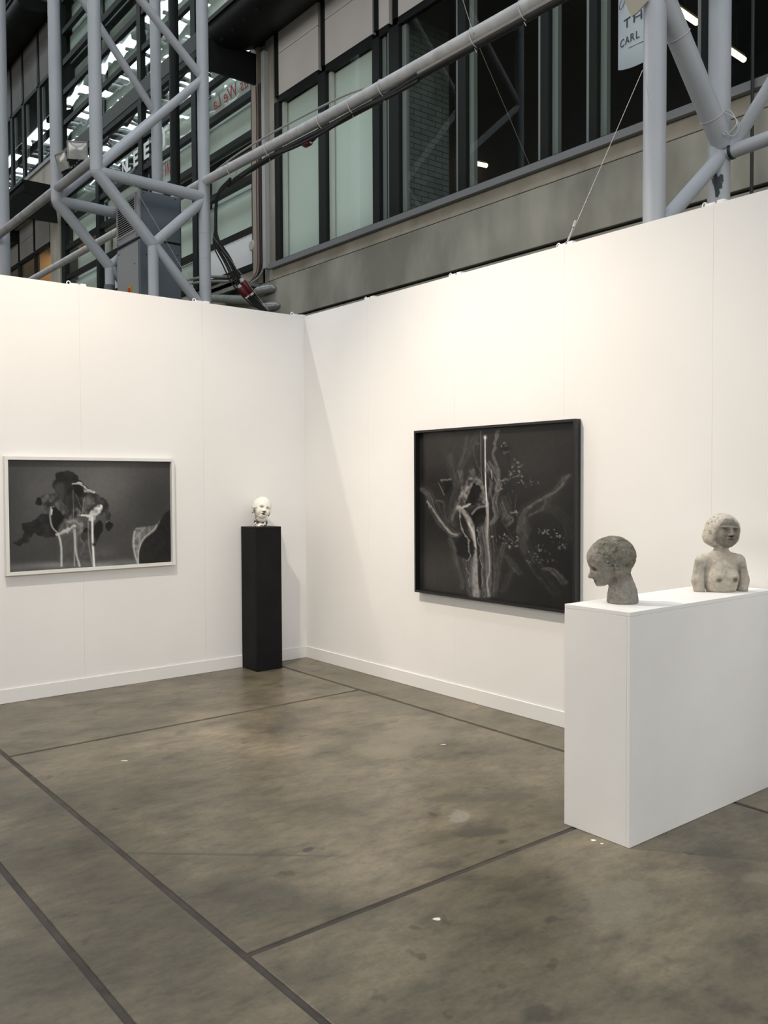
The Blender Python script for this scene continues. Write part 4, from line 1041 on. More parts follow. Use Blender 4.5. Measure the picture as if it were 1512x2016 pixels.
B.poly([(500, 630), (560, 620), (550, 700), (500, 720)], .60, .6, 16, tex=.7, val2=.3)
B.poly([(545, 660), (580, 610), (640, 620), (640, 720), (560, 780)], .07, .9, 8)
B.stroke([(590, 600), (560, 680), (520, 760)], 10, 8, .06, .9); B.stroke([(600, 600), (590, 680), (585, 740)], 5, 4, .05, .9)
B.stroke([(450, 770), (470, 690), (520, 640)], 7, 6, .50, .6, warp=True)
B.stroke([(440, 790), (500, 790), (560, 775)], 12, 8, .68, .9, warp=True)
B.poly([(570, 940), (575, 860), (620, 820), (680, 800), (680, 900), (640, 935)], .055, 1, 7, warp=False)
B.poly([(585, 945), (610, 880), (670, 860), (680, 910), (640, 940)], .12, .7, 20)
B.stroke([(570, 850), (620, 800), (690, 785)], 9, 9, .48, .8)
B.stroke([(445, 800), (500, 840), (540, 900), (575, 980), (600, 1100), (610, 1230), (600, 1400), (605, 1540)], 20, 30, .58, .85, .8, tex=.25)
B.stroke([(540, 930), (585, 1020), (606, 1140)], 9, 9, .72, .7, .8)
B.poly([(590, 950), (620, 960), (640, 1150), (650, 1450), (625, 1450), (610, 1150)], .05, .85, 10, warp=False)
B.poly([(430, 1060), (500, 1035), (580, 1060), (590, 1180), (530, 1230), (440, 1180)], .055, .85, 16)
B.stroke([(605, 960), (630, 1100), (650, 1250), (655, 1450)], 3, 3, .55, .8, warp=True)
B.stroke([(450, 800), (470, 920), (490, 1000), (540, 1080), (545, 1200), (515, 1250)], 5, 6, .55, .8, warp=True)
B.stroke([(505, 1300), (540, 1360), (550, 1465)], 5, 4, .5, .8, warp=True)
B.stroke([(600, 1240), (590, 1330), (600, 1500)], 26, 22, .50, .6, .9, tex=.3)
B.stroke([(648, 160), (648, 420), (660, 600), (690, 740)], 2.5, 3, .48, .85)
B.stroke([(684, 215), (685, 420), (688, 600), (700, 780)], 4.5, 6, .82, .95)
B.glow(684, 212, 13, 16, .95, 1)
B.stroke([(700, 760), (705, 900), (700, 1040)], 14, 7, .66, .85, .8)
B.stroke([(690, 480), (720, 500), (735, 600), (710, 720)], 18, 12, .42, .55, .9, tex=.4)
B.poly([(715, 490), (740, 500), (748, 560), (728, 580)], .08, .8, 7); B.stroke([(735, 490), (742, 560)], 4, 3, .66, .8)
B.stroke([(720, 640), (750, 760), (765, 850), (735, 930)], 10, 6, .36, .7, .8)
B.stroke([(700, 1040), (715, 1200), (720, 1330), (700, 1420), (715, 1540)], 8, 7, .58, .8, .8)
B.stroke([(690, 880), (690, 1000), (705, 1100)], 8, 8, .50, .6)
B.stroke([(580, 290), (600, 400), (635, 470), (640, 560)], 4, 4, .34, .6, warp=True)
B.stroke([(300, 560), (340, 565), (380, 560)], 10, 8, .42, .8, warp=True); B.stroke([(260, 590), (290, 640), (315, 690)], 3, 7, .42, .7)
B.poly([(310, 590), (380, 580), (380, 640), (330, 680)], .05, .7, 10)
B.stroke([(870, 340), (890, 500)], 3, 3, .05, .9); B.stroke([(945, 690), (930, 850), (930, 1060)], 4, 4, .05, .9)
B.stroke([(830, 920), (915, 1060)], 3, 3, .30, .6); B.stroke([(870, 670), (900, 770)], 2, 2, .38, .7); B.stroke([(940, 690), (928, 820)], 2, 2, .42, .7)
rb = np.random.RandomState(4)
def sprig(cx, cy, rx, ry, n, v=.58):
    for _ in range(n):
        x = cx + rb.randn() * rx * .5; y = cy + rb.randn() * ry * .5
        B.stroke([(x, y), (x + rb.uniform(-14, 14), y + rb.uniform(-14, 14))], rb.uniform(3, 8), 2, v * rb.uniform(.45, 1.1), .8, .6, warp=True, smooth=False)
B.glow(855, 305, 42, 38, .06, 1); sprig(850, 280, 50, 16, 6, .5); sprig(845, 335, 30, 12, 5, .62)
sprig(950, 440, 60, 60, 18, .46); sprig(910, 540, 60, 50, 18, .56); sprig(845, 575, 40, 30, 8, .5); sprig(1000, 590, 80, 40, 12, .42); sprig(805, 620, 40, 60, 12, .52)
sprig(935, 835, 70, 30, 12, .58); sprig(820, 1060, 90, 40, 16, .6); sprig(930, 1090, 50, 50, 12, .6); sprig(1150, 1000, 40, 50, 12, .5); sprig(1260, 1020, 50, 30, 10, .62)
sprig(1130, 1140, 70, 60, 14, .45); sprig(1090, 1230, 90, 40, 16, .48); sprig(1260, 1110, 60, 60, 10, .4); sprig(1220, 1220, 50, 40, 6, .4); sprig(640, 270, 30, 40, 6, .4)
B.I = np.clip(B.I * (0.93 + .14 * B.n3), .04, 1)

M_PRINT = attr_mat('photographic_print', 0.28, 0.35)
def clear_mat():
    m = bpy.data.materials.new('clear_picture_glass'); m.use_nodes = True
    nt = m.node_tree; nt.nodes.clear()
    o_ = nt.nodes.new('ShaderNodeOutputMaterial'); t_ = nt.nodes.new('ShaderNodeBsdfTransparent'); t_.inputs[0].default_value = (0.985, 0.985, 0.985, 1)
    nt.links.new(t_.outputs[0], o_.inputs[0]); return m
M_PGLASS = clear_mat()                       # anti-reflective picture glass

# white frame on the left wall, y = 0 plane, faces -y
pl = root('white_framed_picture', (-1.925, 0, 0.918), 'white-framed dark photograph of dripping plume on the left wall', 'picture')
x0, x1, z0, z1, d, fw = -2.570, -1.280, 0.917, 1.768, 0.045, 0.024
M_FW = mat('white_frame_lacquer', (0.74, 0.73, 0.70), 0.4)
for nm, bx in (('frame_rail', (x0, x1, -d, -0.002, z1 - fw, z1)), ('frame_rail', (x0, x1, -d, -0.002, z0, z0 + fw)),
               ('frame_stile', (x0, x0 + fw, -d, -0.002, z0 + fw, z1 - fw)), ('frame_stile', (x1 - fw, x1, -d, -0.002, z0 + fw, z1 - fw))):
    part(nm, MB().box(*bx), M_FW, pl, bevel=0.001)
part('backing', MB().box(x0 + fw, x1 - fw, -0.012, -0.002, z0 + fw, z1 - fw), M_BLACK, pl)
me = print_mesh('print', A, (x0 + fw - 0 + 1.925, -0.0125, z1 - fw - 0.918), (x1 - x0 - 2 * fw, 0, 0), (0, 0, -(z1 - z0 - 2 * fw)), 1.15, (1.0, 1.0, 1.0), M_PRINT)
o = bpy.data.objects.new('print', me); COL.objects.link(o); o.parent = pl; o['label'] = 'dark monochrome photograph of a dripping fungus-like plume'
part('picture_glass', MB().box(x0 + fw, x1 - fw, -0.0215, -0.0195, z0 + fw, z1 - fw), M_PGLASS, pl)

# black frame on the right wall, x = 0 plane, faces -x
pr = root('black_framed_picture', (0, -2.316, 0.74), 'large black-framed dark picture of smoky veils and blossoms on the right wall', 'picture')
ya, yb, z0, z1, d, fw = -1.556, -3.078, 0.742, 1.955, 0.055, 0.017
M_FB = mat('black_frame_lacquer', (0.008, 0.008, 0.009), 0.35)
for nm, bx in (('frame_rail', (-d, -0.002, yb, ya, z1 - fw, z1)), ('frame_rail', (-d, -0.002, yb, ya, z0, z0 + fw)),
               ('frame_stile', (-d, -0.002, ya - fw, ya, z0 + fw, z1 - fw)), ('frame_stile', (-d, -0.002, yb, yb + fw, z0 + fw, z1 - fw))):
    part(nm, MB().box(*bx), M_FB, pr, bevel=0.001)
part('backing', MB().box(-0.012, -0.002, yb + fw, ya - fw, z0 + fw, z1 - fw), M_BLACK, pr)
me = print_mesh('print', B, (-0.0125, ya - fw + 2.316, z1 - fw - 0.74), (0, yb - ya + 2 * fw, 0), (0, 0, -(z1 - z0 - 2 * fw)), 1.1, (1.0, 0.97, 0.94), M_PRINT)
o = bpy.data.objects.new('print', me); COL.objects.link(o); o.parent = pr; o['label'] = 'dark picture of pale smoky veils with sprigs of blossom'
part('picture_glass', MB().box(-0.0205, -0.0185, yb + fw, ya - fw, z0 + fw, z1 - fw), M_PGLASS, pr)

# ================================================================== plinths
pd = root('black_pedestal', (-0.543, -0.138, 0), 'tall narrow black pedestal standing in the corner', 'pedestal')
part('front_board', MB().box(-0.664, -0.421, -0.262, -0.250, 0.002, 1.190), M_BLACK, pd, bevel=0.0015)
part('side_board', MB().box(-0.664, -0.652, -0.249, -0.014, 0.002, 1.190), M_BLACK, pd, bevel=0.0015)
part('side_board', MB().box(-0.433, -0.421, -0.249, -0.014, 0.002, 1.190), M_BLACK, pd, bevel=0.0015)
part('back_board', MB().box(-0.651, -0.434, -0.026, -0.014, 0.002, 1.190), M_BLACK, pd)
part('top_board', MB().box(-0.6645, -0.4205, -0.2625, -0.0135, 1.1905, 1.203), M_BLACK, pd, bevel=0.0015)

pw = root('white_plinth', (-0.62, -4.15, 0), 'long white plinth at right carrying two stone busts', 'plinth')
X0, X1, Y0, Y1, HP = -1.235, -0.02, -4.3235, -3.972, 1.0115
part('end_panel', MB().box(X0, X0 + 0.016, Y0 + 0.0165, Y1, 0.001, HP - 0.0185), M_PLINTH, pw, bevel=0.0012)
part('front_panel', MB().box(X0, X1, Y0, Y0 + 0.016, 0.001, HP - 0.0185), M_PLINTH, pw, bevel=0.0012)
part('back_panel', MB().box(X0 + 0.0165, X1, Y1 - 0.016, Y1, 0.001, HP - 0.0185), M_PLINTH, pw)
part('end_panel', MB().box(X1 - 0.016, X1, Y0 + 0.0165, Y1 - 0.0165, 0.001, HP - 0.0185), M_PLINTH, pw)
part('top_panel', MB().box(X0, X1, Y0, Y1, HP - 0.018, HP), M_PLINTH, pw, bevel=0.0012)

# ================================================================== sculptures: signed distance fields meshed with surface nets
def surface_nets(fn, lo, hi, h):
    ax = [np.arange(lo[i], hi[i] + h, h) for i in range(3)]
    X, Y, Z = np.meshgrid(*ax, indexing='ij')
    G = fn(X, Y, Z)
    S = G < 0
    nx, ny, nz = G.shape
    acc = np.zeros((nx - 1, ny - 1, nz - 1, 3)); cnt = np.zeros((nx - 1, ny - 1, nz - 1))
    def sl(dx, dy, dz): return (slice(dx, nx - 1 + dx), slice(dy, ny - 1 + dy), slice(dz, nz - 1 + dz))
    corners = [(0, 0, 0), (1, 0, 0), (0, 1, 0), (1, 1, 0), (0, 0, 1), (1, 0, 1), (0, 1, 1), (1, 1, 1)]
    for a in range(8):
        for b in range(a + 1, 8):
            ca, cb = np.array(corners[a]), np.array(corners[b])
            if np.abs(ca - cb).sum() != 1: continue
            ga, gb = G[sl(*ca)], G[sl(*cb)]
            m = (ga < 0) != (gb < 0)
            t = np.where(m, ga / np.where(m, ga - gb, 1), 0)
            for k in range(3):
                acc[..., k] += np.where(m, ca[k] + t * (cb[k] - ca[k]), 0)
            cnt += m
    act = cnt > 0
    idx = -np.ones(act.shape, int); idx[act] = np.arange(act.sum())
    ii = np.argwhere(act)
    V = (ii + acc[act] / cnt[act][:, None]) * h + np.array([ax[0][0], ax[1][0], ax[2][0]])
    F = []
    for k in range(3):
        u, v = (k + 1) % 3, (k + 2) % 3
        s0 = [slice(1, -1)] * 3; s1 = [slice(1, -1)] * 3
        s0[k] = slice(0, -1); s1[k] = slice(1, None)
        e = S[tuple(s0)] != S[tuple(s1)]
        pos = np.argwhere(e)
        off = np.array([1, 1, 1]); off[k] = 0
        pos = pos + off
        flip = S[pos[:, 0], pos[:, 1], pos[:, 2]]
        def cell(du, dv):
            q = pos.copy(); q[:, u] -= du; q[:, v] -= dv
            return idx[q[:, 0], q[:, 1], q[:, 2]]
        a, b, c, d_ = cell(1, 1), cell(0, 1), cell(0, 0), cell(1, 0)
        quad = np.stack([a, b, c, d_], 1)
        quad[~flip] = quad[~flip][:, ::-1]
        F.append(quad)
    F = np.concatenate(F)
    F = F[(F >= 0).all(1)]
    return V, F

def ell(x, y, z, cx, cy, cz, rx, ry, rz):
    a, b, c = (x - cx) / rx, (y - cy) / ry, (z - cz) / rz
    k0 = np.sqrt(a * a + b * b + c * c); k1 = np.sqrt((a / rx) ** 2 + (b / ry) ** 2 + (c / rz) ** 2) + 1e-9
    return k0 * (k0 - 1) / k1
def cone(x, y, z, a, b, ra, rb):
    ax_, ay, az = a; bx, by, bz = b
    dx, dy, dz = bx - ax_, by - ay, bz - az; L = dx * dx + dy * dy + dz * dz
    t = np.clip(((x - ax_) * dx + (y - ay) * dy + (z - az) * dz) / L, 0, 1)
    return np.sqrt((x - ax_ - t * dx) ** 2 + (y - ay - t * dy) ** 2 + (z - az - t * dz) ** 2) - (ra + (rb - ra) * t)
def smin(a, b, k):
    h = np.clip(0.5 + 0.5 * (b - a) / k, 0, 1)
    return b * (1 - h) + a * h - k * h * (1 - h)
def ssub(a, b, k):                                  # a minus b
    return -smin(-a, b, k)
def wob(x, y, z, f, seed):
    r = np.random.RandomState(seed); o = 0
    for k in range(7):
        d = r.randn(3); d /= np.linalg.norm(d); ff = f * r.uniform(.6, 1.7)
        o = o + np.sin((x * d[0] + y * d[1] + z * d[2]) * ff + r.uniform(0, 6.28))
    return o / 3.0
def n3d(x, y, z, f, seed, octs=4):
    """value noise summed over octaves, about -1..1"""
    tot = 0; amp = 1; norm = 0
    for o in range(octs):
        X, Y, Z = x * f + seed * 1.7, y * f + seed * 3.1, z * f + seed * 0.9
        xi, yi, zi = np.floor(X).astype(np.int64), np.floor(Y).astype(np.int64), np.floor(Z).astype(np.int64)
        fx, fy, fz = X - xi, Y - yi, Z - zi
        fx, fy, fz = fx * fx * (3 - 2 * fx), fy * fy * (3 - 2 * fy), fz * fz * (3 - 2 * fz)
        def hsh(a, b, c):
            q = (a * 374761393 + b * 668265263 + c * 2147483647 + (seed + o) * 974634777) & 0x7fffffff
            q = ((q ^ (q >> 13)) * 1274126177) & 0x7fffffff
            return ((q ^ (q >> 16)) & 0xffff) / 65535.0
        v = 0
        for a in (0, 1):
            for b in (0, 1):
                for c in (0, 1):
                    v = v + hsh(xi + a, yi + b, zi + c) * (fx if a else 1 - fx) * (fy if b else 1 - fy) * (fz if c else 1 - fz)
        tot = tot + amp * (v * 2 - 1); norm += amp; amp *= .6; f *= 2.03
    return tot / norm * 1.6
def rotv(x, y, z, yaw=0, pitch=0, roll=0, c=(0, 0, 0)):
    """rotate sample points by the inverse of the head pose about c"""
    p = [x - c[0], y - c[1], z - c[2]]
    R = np.array((Matrix.Rotation(yaw, 3, 'Z') @ Matrix.Rotation(pitch, 3, 'Y') @ Matrix.Rotation(roll, 3, 'X')).transposed())
    return tuple(R[i, 0] * p[0] + R[i, 1] * p[1] + R[i, 2] * p[2] + c[i] for i in range(3))

def nz(d, x, y, z, f, seed, octs):
    o = np.zeros_like(d); m = np.abs(d) < .010
    o[m] = n3d(x[m], y[m], z[m], f, seed, octs); return o
def sculpture(name, fn, lo, hi, h, tone, m, loc, rz, label, cat, extra=None):
    V, F = surface_nets(fn, lo, hi, h)
    V[:, 2] = np.maximum(V[:, 2], 0.0)
    r_ = root(name, loc, label, cat)
    r_.rotation_euler = (0, 0, rz)
    me = bpy.data.meshes.new('carved_body')
    me.from_pydata(V.tolist(), [], F.tolist())
    ca = me.color_attributes.new('tone', 'FLOAT_COLOR', 'POINT')
    C = np.ones((len(V), 4), np.float32); C[:, :3] = tone(V[:, 0], V[:, 1], V[:, 2])
    ca.data.foreach_set('color', C.reshape(-1))
    me.materials.append(m)
    for p in me.polygons: p.use_smooth = True
    me.update()
    o = bpy.data.objects.new('carved_body', me); COL.objects.link(o); o.parent = r_
    return r_

def mixc(a, b, t):
    t = np.clip(t, 0, 1)[:, None]
    return np.array(a)[None] * (1 - t) + np.array(b)[None] * t

# ---- grey stone head in profile (x = towards the face)
def f_profile(x, y, z):
    ay = np.abs(y)
    d = ell(x, y, z, .046, 0, .214, .106, .086, .093)
    d = smin(d, ell(x, y, z, .101, 0, .204, .058, .060, .050), .030)
    d = smin(d, ell(x, y, z, .090, 0, .142, .050, .056, .058), .034)
    d = smin(d, ell(x, y, z, .098, 0, .101, .022, .030, .020), .024)
    d = smin(d, ell(x, ay, z, .102, .034, .126, .022, .018, .024), .022)
    d = smin(d, ell(x, ay, z, .132, .024, .170, .014, .020, .007), .016)
    d = ssub(d, ell(x, ay, z, .146, .027, .157, .016, .017, .010), .012)
    d = smin(d, ell(x, ay, z, .124, .027, .154, .012, .013, .010), .006)
    d = ssub(d, ell(x, ay, z, .138, .027, .1525, .010, .013, .0016), .004)
    d = smin(d, cone(x, y, z, (.134, 0, .164), (.1475, 0, .1225), .007, .0095), .012)
    d = smin(d, ell(x, ay, z, .139, .009, .1195, .008, .006, .006), .006)
    d = smin(d, ell(x, y, z, .124, 0, .1075, .010, .015, .0050), .007)
    d = smin(d, ell(x, y, z, .119, 0, .0975, .010, .013, .0052), .007)
    d = ssub(d, ell(x, y, z, .132, 0, .1025, .010, .019, .0014), .003)
    d = smin(d, ell(x, y, z, .112, 0, .0845, .010, .014, .009), .012)
    d = smin(d, ell(x, ay, z, .036, .078, .165, .024, .014, .034), .010)
    d = smin(d, cone(x, y, z, (.008, 0, .150), (.004, 0, .060), .040, .046), .022)
    R = np.interp(z, [0, .01, .05, .085, .11, .135], [.0685, .0715, .0665, .057, .046, .030])
    body = np.maximum((np.sqrt((x * 1.0) ** 2 + (y / 0.95) ** 2) - R) * .9, z - .125)
    d = smin(d, body, .018)
    hair = np.clip((z - .165 - (x - .05) * .35) / .02, 0, 1)
    d = d + .0014 * nz(d, x, y, z, 120, 5, 2) * (0.25 + hair) + .0012 * nz(d, x, y, z, 45, 6, 2)
    return np.maximum(d, -z)
def blend(c, col, t):
    t = np.clip(t, 0, 1)[:, None]
    return c * (1 - t) + np.array(col)[None] * t
def t_profile(x, y, z):
    n = n3d(x, y, z, 45, 21); n2 = n3d(x, y, z, 150, 22, 3); n3 = n3d(x, y, z, 22, 23)
    c = mixc((.20, .185, .160), (.33, .305, .265), .5 + .5 * n3 + .2 * n2)
    line = z - .176 - (x - .05) * .55 + .022 * n
    hair = np.clip(line / .010, 0, 1) * np.clip((.128 - x + (z - .2) * .3 + .01 * n) / .02, 0, 1)
    hc = mixc((.085, .085, .068), (.25, .23, .185), .5 + .6 * n + .35 * n2)
    c = c * (1 - hair[:, None]) + hc * hair[:, None]
    rim = np.clip(1 - np.abs(line) / .018 + .5 * n2, 0, 1) * np.clip((.115 - x) / .02, 0, 1) * np.clip((n2 + .25 * n + .25) * 1.6, 0, 1)
    c = blend(c, (.050, .052, .040), rim * .85)
    back = np.clip((.06 - x) / .03, 0, 1) * np.clip((z - .125) / .02, 0, 1) * np.clip((.172 - z) / .012, 0, 1)
    c = blend(c, (.27, .245, .19), back * (.55 + .3 * n2))
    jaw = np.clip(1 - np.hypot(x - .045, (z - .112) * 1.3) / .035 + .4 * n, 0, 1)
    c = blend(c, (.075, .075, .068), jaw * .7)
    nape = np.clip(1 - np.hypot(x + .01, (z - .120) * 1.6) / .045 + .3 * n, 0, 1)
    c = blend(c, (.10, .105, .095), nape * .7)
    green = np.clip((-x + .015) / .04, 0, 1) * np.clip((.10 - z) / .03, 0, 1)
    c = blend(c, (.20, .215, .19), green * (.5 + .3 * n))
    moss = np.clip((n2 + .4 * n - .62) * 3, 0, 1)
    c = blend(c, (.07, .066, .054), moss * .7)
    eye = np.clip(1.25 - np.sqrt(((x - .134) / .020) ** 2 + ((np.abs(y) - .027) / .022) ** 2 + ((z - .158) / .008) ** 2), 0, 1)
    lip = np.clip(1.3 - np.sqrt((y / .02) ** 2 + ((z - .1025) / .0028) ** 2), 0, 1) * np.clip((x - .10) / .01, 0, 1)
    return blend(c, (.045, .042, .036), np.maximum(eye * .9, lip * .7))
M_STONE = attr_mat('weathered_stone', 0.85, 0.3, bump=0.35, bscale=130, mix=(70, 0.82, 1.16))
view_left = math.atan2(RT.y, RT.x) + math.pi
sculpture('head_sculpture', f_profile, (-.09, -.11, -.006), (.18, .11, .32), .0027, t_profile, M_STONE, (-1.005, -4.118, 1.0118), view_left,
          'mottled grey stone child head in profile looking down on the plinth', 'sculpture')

# ---- pale stone bust with bobbed hair
def headspace(x, y, z): return rotv(x, y, z, math.radians(4), math.radians(-4), math.radians(-4), (0.0, 0, .255))
def f_bust(x, y, z):
    ay = np.abs(y)
    d = ell(x, y, z, .000, 0, .065, .062, .086, .120)
    d = smin(d, cone(x, ay, z, (-.004, .03, .172), (-.006, .090, .155), .030, .032), .026)
    arm = cone(x, ay, z, (-.008, .100, .150), (-.004, .118, .055), .030, .030)
    arm = smin(arm, cone(x, ay, z, (-.004, .118, .055), (.002, .110, -.01), .029, .027), .01)
    d = smin(d, arm, .010)
    d = smin(d, ell(x, ay, z, .046, .040, .074, .026, .030, .030), .022)
    d = smin(d, ell(x, ay, z, .070, .042, .066, .008, .009, .009), .004)
    d = smin(d, cone(x, y, z, (-.006, 0, .165), (.010, 0, .250), .038, .030), .022)
    hx, hy, hz = headspace(x, y, z); ah = np.abs(hy)
    hd = ell(hx, hy, hz, .008, 0, .312, .078, .086, .080)
    hd = smin(hd, ell(hx, hy, hz, -.010, 0, .270, .068, .090, .052), .030)
    hd = ssub(hd, ell(hx, hy, hz, .105, 0, .268, .058, .056, .075), .012)
    face = ell(hx, hy, hz, .030, 0, .292, .062, .062, .066)
    face = smin(face, ell(hx, hy, hz, .062, 0, .243, .024, .030, .020), .026)
    face = smin(face, ell(hx, ah, hz, .062, .030, .276, .022, .020, .022), .018)
    face = ssub(face, ell(hx, ah, hz, .100, .027, .306, .018, .017, .010), .010)
    face = smin(face, ell(hx, ah, hz, .076, .027, .303, .014, .014, .009), .006)
    face = smin(face, ell(hx, ah, hz, .082, .028, .3195, .012, .019, .0045), .006)
    face = smin(face, cone(hx, hy, hz, (.088, 0, .316), (.105, 0, .283), .007, .0105), .010)
    face = smin(face, ell(hx, ah, hz, .094, .009, .281, .009, .0065, .006), .006)
    face = ssub(face, ell(hx, hy, hz, .104, 0, .2735, .010, .016, .003), .004)
    face = smin(face, ell(hx, hy, hz, .088, 0, .2655, .011, .020, .0050), .006)
    face = smin(face, ell(hx, hy, hz, .085, 0, .2555, .011, .016, .0052), .006)
    face = ssub(face, ell(hx, hy, hz, .098, 0, .2608, .008, .020, .0014), .003)
    hd = smin(hd, face, .006)
    d = smin(d, hd, .010)
    d = d + .0013 * nz(d, x, y, z, 60, 31, 3)
    return np.maximum(d, -z)
def t_bust(x, y, z):
    n = n3d(x, y, z, 26, 41); n2 = n3d(x, y, z, 85, 42); n3 = n3d(x, y, z, 12, 43, 3)
    c = mixc((.42, .375, .31), (.60, .55, .47), .5 + .55 * n + .15 * n2)
    c = blend(c, (.30, .285, .245), np.clip(n3 * 1.2 + .5 * n - .1, 0, 1) * .6)
    hx, hy, hz = headspace(x, y, z)
    head = np.clip((z - .214) / .010, 0, 1)
    facem = head * np.clip((hx - .030 + .008 * n2) / .015, 0, 1) * np.clip((1.25 - np.sqrt((hy / .060) ** 2 + ((hz - .284) / .074) ** 2) + .12 * n) * 4, 0, 1)
    c = blend(c, (.125, .118, .100), facem * (.80 + .12 * n2))
    hairt = head * (1 - facem)
    c = blend(c, (.60, .56, .49), hairt * .45)
    c = blend(c, (.17, .158, .13), hairt * np.clip((n2 + .3 * n - .12) * 2.2, 0, 1) * .75)
    c = blend(c, (.09, .082, .066), hairt * np.clip((.252 - z) / .018, 0, 1) * np.clip(.45 + n2, 0, 1) * .8)
    arm = np.clip((np.abs(y) - .086) / .012, 0, 1) * np.clip((.175 - z) / .02, 0, 1)
    c = blend(c, (.19, .178, .15), arm * np.clip(.35 + .8 * n, 0, 1) * .75)
    groove = np.clip(1 - np.abs(np.abs(y) - .089) / .011, 0, 1) * np.clip((.15 - z) / .03, 0, 1) * np.clip((x + .02) / .02, 0, 1)
    c = blend(c, (.11, .10, .085), groove * (.6 + .3 * n2))
    nip = np.clip(1.7 - np.sqrt(((np.abs(y) - .043) / .011) ** 2 + ((z - .065) / .010) ** 2) + .4 * n2, 0, 1) * np.clip((x - .05) / .01, 0, 1)
    c = blend(c, (.085, .07, .055), nip * .85)
    eyes = np.clip(1.2 - np.sqrt(((np.abs(hy) - .027) / .017) ** 2 + ((hz - .308) / .006) ** 2), 0, 1) * np.clip((hx - .06) / .01, 0, 1)
    lips = np.clip(1.35 - np.sqrt((hy / .019) ** 2 + ((hz - .2608) / .0036) ** 2), 0, 1) * np.clip((hx - .07) / .01, 0, 1)
    nos = np.clip(1.4 - np.sqrt((hy / .012) ** 2 + ((hz - .2755) / .005) ** 2), 0, 1) * np.clip((hx - .08) / .01, 0, 1)
    c = blend(c, (.035, .032, .027), np.maximum.reduce([eyes * .75, lips * .9, nos * .95]))
    edge = np.clip((.012 + .006 * n2 - z) / .004, 0, 1)
    return blend(c, (.30, .24, .18), edge * .5)
M_STONE2 = attr_mat('pale_plastered_stone', 0.85, 0.3, bump=0.3, bscale=110, mix=(60, 0.86, 1.12))
to_cam = math.atan2(-6.538 + 4.21, -4.343 + 0.29)
sculpture('bust_sculpture', f_bust, (-.10, -.17, -.006), (.13, .17, .41), .0029, t_bust, M_STONE2, (-0.285, -4.185, 1.0118), to_cam + math.radians(26),
          'pale bare-shouldered stone bust with bobbed hair on the plinth end', 'sculpture')

# ---- white glazed head on the black pedestal
def wspace(x, y, z): return rotv(x, y, z, math.radians(16), math.radians(-8), math.radians(-15), (0, 0, .10))
def f_white(x, y, z):
    hx, hy, hz = wspace(x, y, z); ay = np.abs(hy)
    d = ell(hx, hy, hz, .000, 0, .172, .086, .078, .084)
    d = smin(d, ell(hx, hy, hz, .026, 0, .125, .050, .054, .062), .034)
    d = smin(d, ell(hx, hy, hz, .050, 0, .082, .022, .026, .018), .026)
    d = smin(d, ell(hx, ay, hz, .050, .030, .118, .022, .020, .022), .018)
    d = ssub(d, ell(hx, ay, hz, .088, .028, .150, .020, .018, .012), .012)
    d = smin(d, ell(hx, ay, hz, .064, .028, .147, .014, .014, .009), .006)
    d = smin(d, cone(hx, hy, hz, (.076, 0, .160), (.095, 0, .124), .007, .0115), .012)
    d = smin(d, ell(hx, ay, hz, .083, .010, .121, .009, .007, .007), .006)
    d = smin(d, ell(hx, hy, hz, .076, 0, .104, .011, .018, .006), .007)
    d = smin(d, ell(hx, hy, hz, .070, 0, .088, .011, .015, .006), .007)
    d = ssub(d, ell(hx, hy, hz, .088, 0, .0965, .022, .015, .0052), .004)
    ear = ell(hx, ay, hz, -.006, .069, .132, .018, .012, .032) + .003 * wob(x, y, z, 200, 50)
    d = smin(d, ear, .010)
    neck = cone(x, y, z, (.000, 0, .095), (.004, 0, -.01), .040, .062) + .006 * wob(x, y, z, 120, 51) + .003 * wob(x, y, z, 260, 52)
    d = smin(d, neck, .014)
    d = d + .0006 * wob(x, y, z, 130, 53)
    return np.maximum(d, -z)
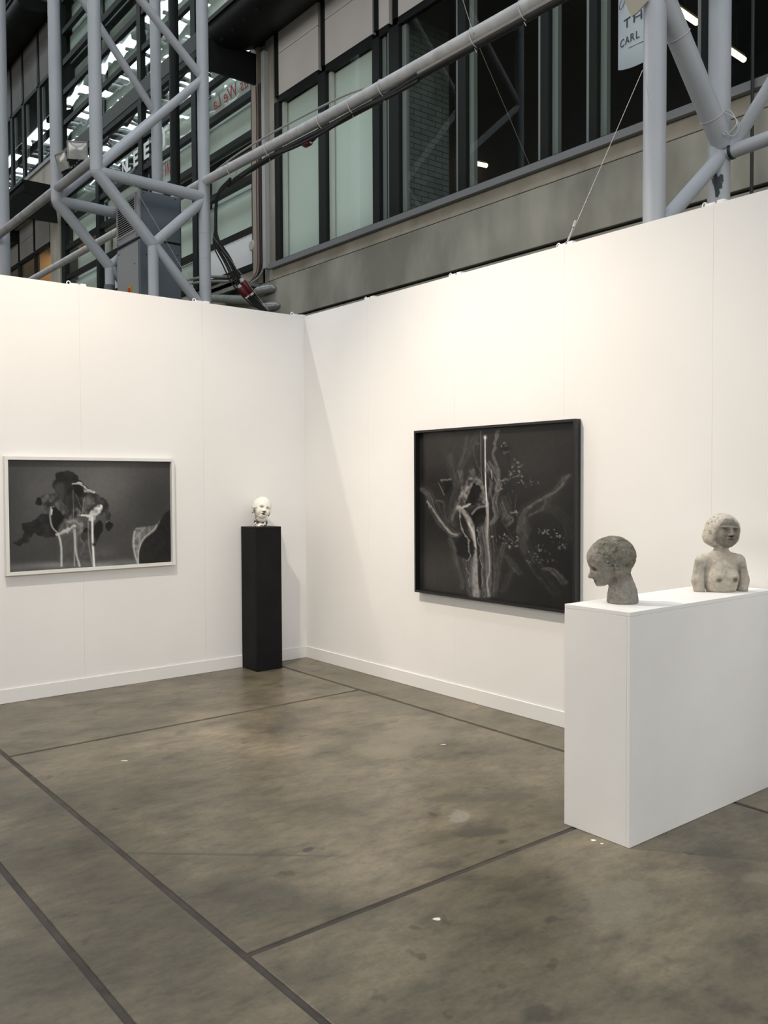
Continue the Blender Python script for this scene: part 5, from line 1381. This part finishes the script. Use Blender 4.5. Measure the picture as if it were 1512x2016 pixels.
def t_white(x, y, z):
    n = n3d(x, y, z, 42, 61); n2 = n3d(x, y, z, 120, 62, 3)
    hx, hy, hz = wspace(x, y, z)
    c = np.tile(np.array((.80, .78, .70))[None], (len(x), 1))
    face = np.clip(1.5 - np.sqrt((hy / .066) ** 2 + ((hz - .135) / .07) ** 2), 0, 1) * np.clip(hx / .02, 0, 1)
    neck = np.clip((.080 - z) / .006, 0, 1) * (1 - np.clip(face * 2.5, 0, 1))
    c = blend(c, (.045, .036, .026), neck * np.clip((n + .45 * n2 + .22) * 4, 0, 1) * .95)
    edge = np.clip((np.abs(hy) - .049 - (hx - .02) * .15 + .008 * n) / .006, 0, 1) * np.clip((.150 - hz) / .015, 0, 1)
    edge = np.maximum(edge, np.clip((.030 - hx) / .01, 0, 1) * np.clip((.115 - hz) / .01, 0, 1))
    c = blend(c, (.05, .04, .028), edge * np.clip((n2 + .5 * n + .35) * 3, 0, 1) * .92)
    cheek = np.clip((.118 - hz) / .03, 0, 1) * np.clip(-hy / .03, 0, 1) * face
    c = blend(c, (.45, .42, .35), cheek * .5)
    eye = np.clip(1.25 - np.sqrt(((np.abs(hy) - .028) / .019) ** 2 + ((hz - .154) / .010) ** 2), 0, 1) * np.clip((hx - .045) / .01, 0, 1)
    c = blend(c, (.12, .11, .075), eye * .85)
    mouth = np.clip(1.6 - np.sqrt((hy / .014) ** 2 + ((hz - .0965) / .0055) ** 2), 0, 1) * np.clip((hx - .045) / .01, 0, 1)
    nos = np.clip(1.5 - np.sqrt((hy / .014) ** 2 + ((hz - .1135) / .0075) ** 2), 0, 1) * np.clip((hx - .065) / .01, 0, 1)  # shading under the nose, painted into the vertex colour
    return blend(c, (.020, .015, .010), np.maximum(mouth, nos * .92))
M_GLAZE = attr_mat('white_glaze', 0.22, 0.5, coat=0.3)
to_cam2 = math.atan2(-6.538 + 0.15, -4.343 + 0.54)
sculpture('head_sculpture', f_white, (-.11, -.12, -.006), (.13, .12, .27), .0028, t_white, M_GLAZE, (-0.560, -0.160, 1.2035), to_cam2 + math.radians(4),
          'white glazed ceramic head with dark ragged neck on the black pedestal', 'sculpture')

# ================================================================== small marks on the floor
M_SPOT = mat('white_paint_spot', (0.75, 0.73, 0.68), 0.6)
def spot_disc(x, y, rx, ry, rz, label):
    n = 16; vs = []
    for zt in (0.0004, 0.0016):
        for k in range(n):
            a = 2 * math.pi * k / n; q = 1 + .12 * math.sin(3 * a + x * 9)
            vs.append((x + q * (rx * math.cos(a) * math.cos(rz) - ry * math.sin(a) * math.sin(rz)), y + q * (rx * math.cos(a) * math.sin(rz) + ry * math.sin(a) * math.cos(rz)), zt))
    mb = MB().add(vs, [tuple(range(n - 1, -1, -1)), tuple(range(n, 2 * n))] + [(k, (k + 1) % n, n + (k + 1) % n, n + k) for k in range(n)])
    thing('paint_spot', mb, M_SPOT, (x, y, 0), label, 'paint spot', 'white specks on the floor')
SP = [((-1.283, -4.174), .0115, .0095, 'larger white paint spot on the floor by the plinth corner'),
      ((-1.284, -4.219), .007, .006, 'smaller white paint spot next to the larger one by the plinth'),
      ((-2.435, -1.801), .020, .006, 'pale sliver on the floor left of centre'),
      ((-0.839, -2.727), .016, .006, 'small white scrap on the floor before the black picture'),
      ((-2.275, -4.252), .014, .010, 'pale ring-like fleck on the near floor')]
for (xy, rx, ry, lb) in SP: spot_disc(xy[0], xy[1], rx, ry, -0.7, lb)
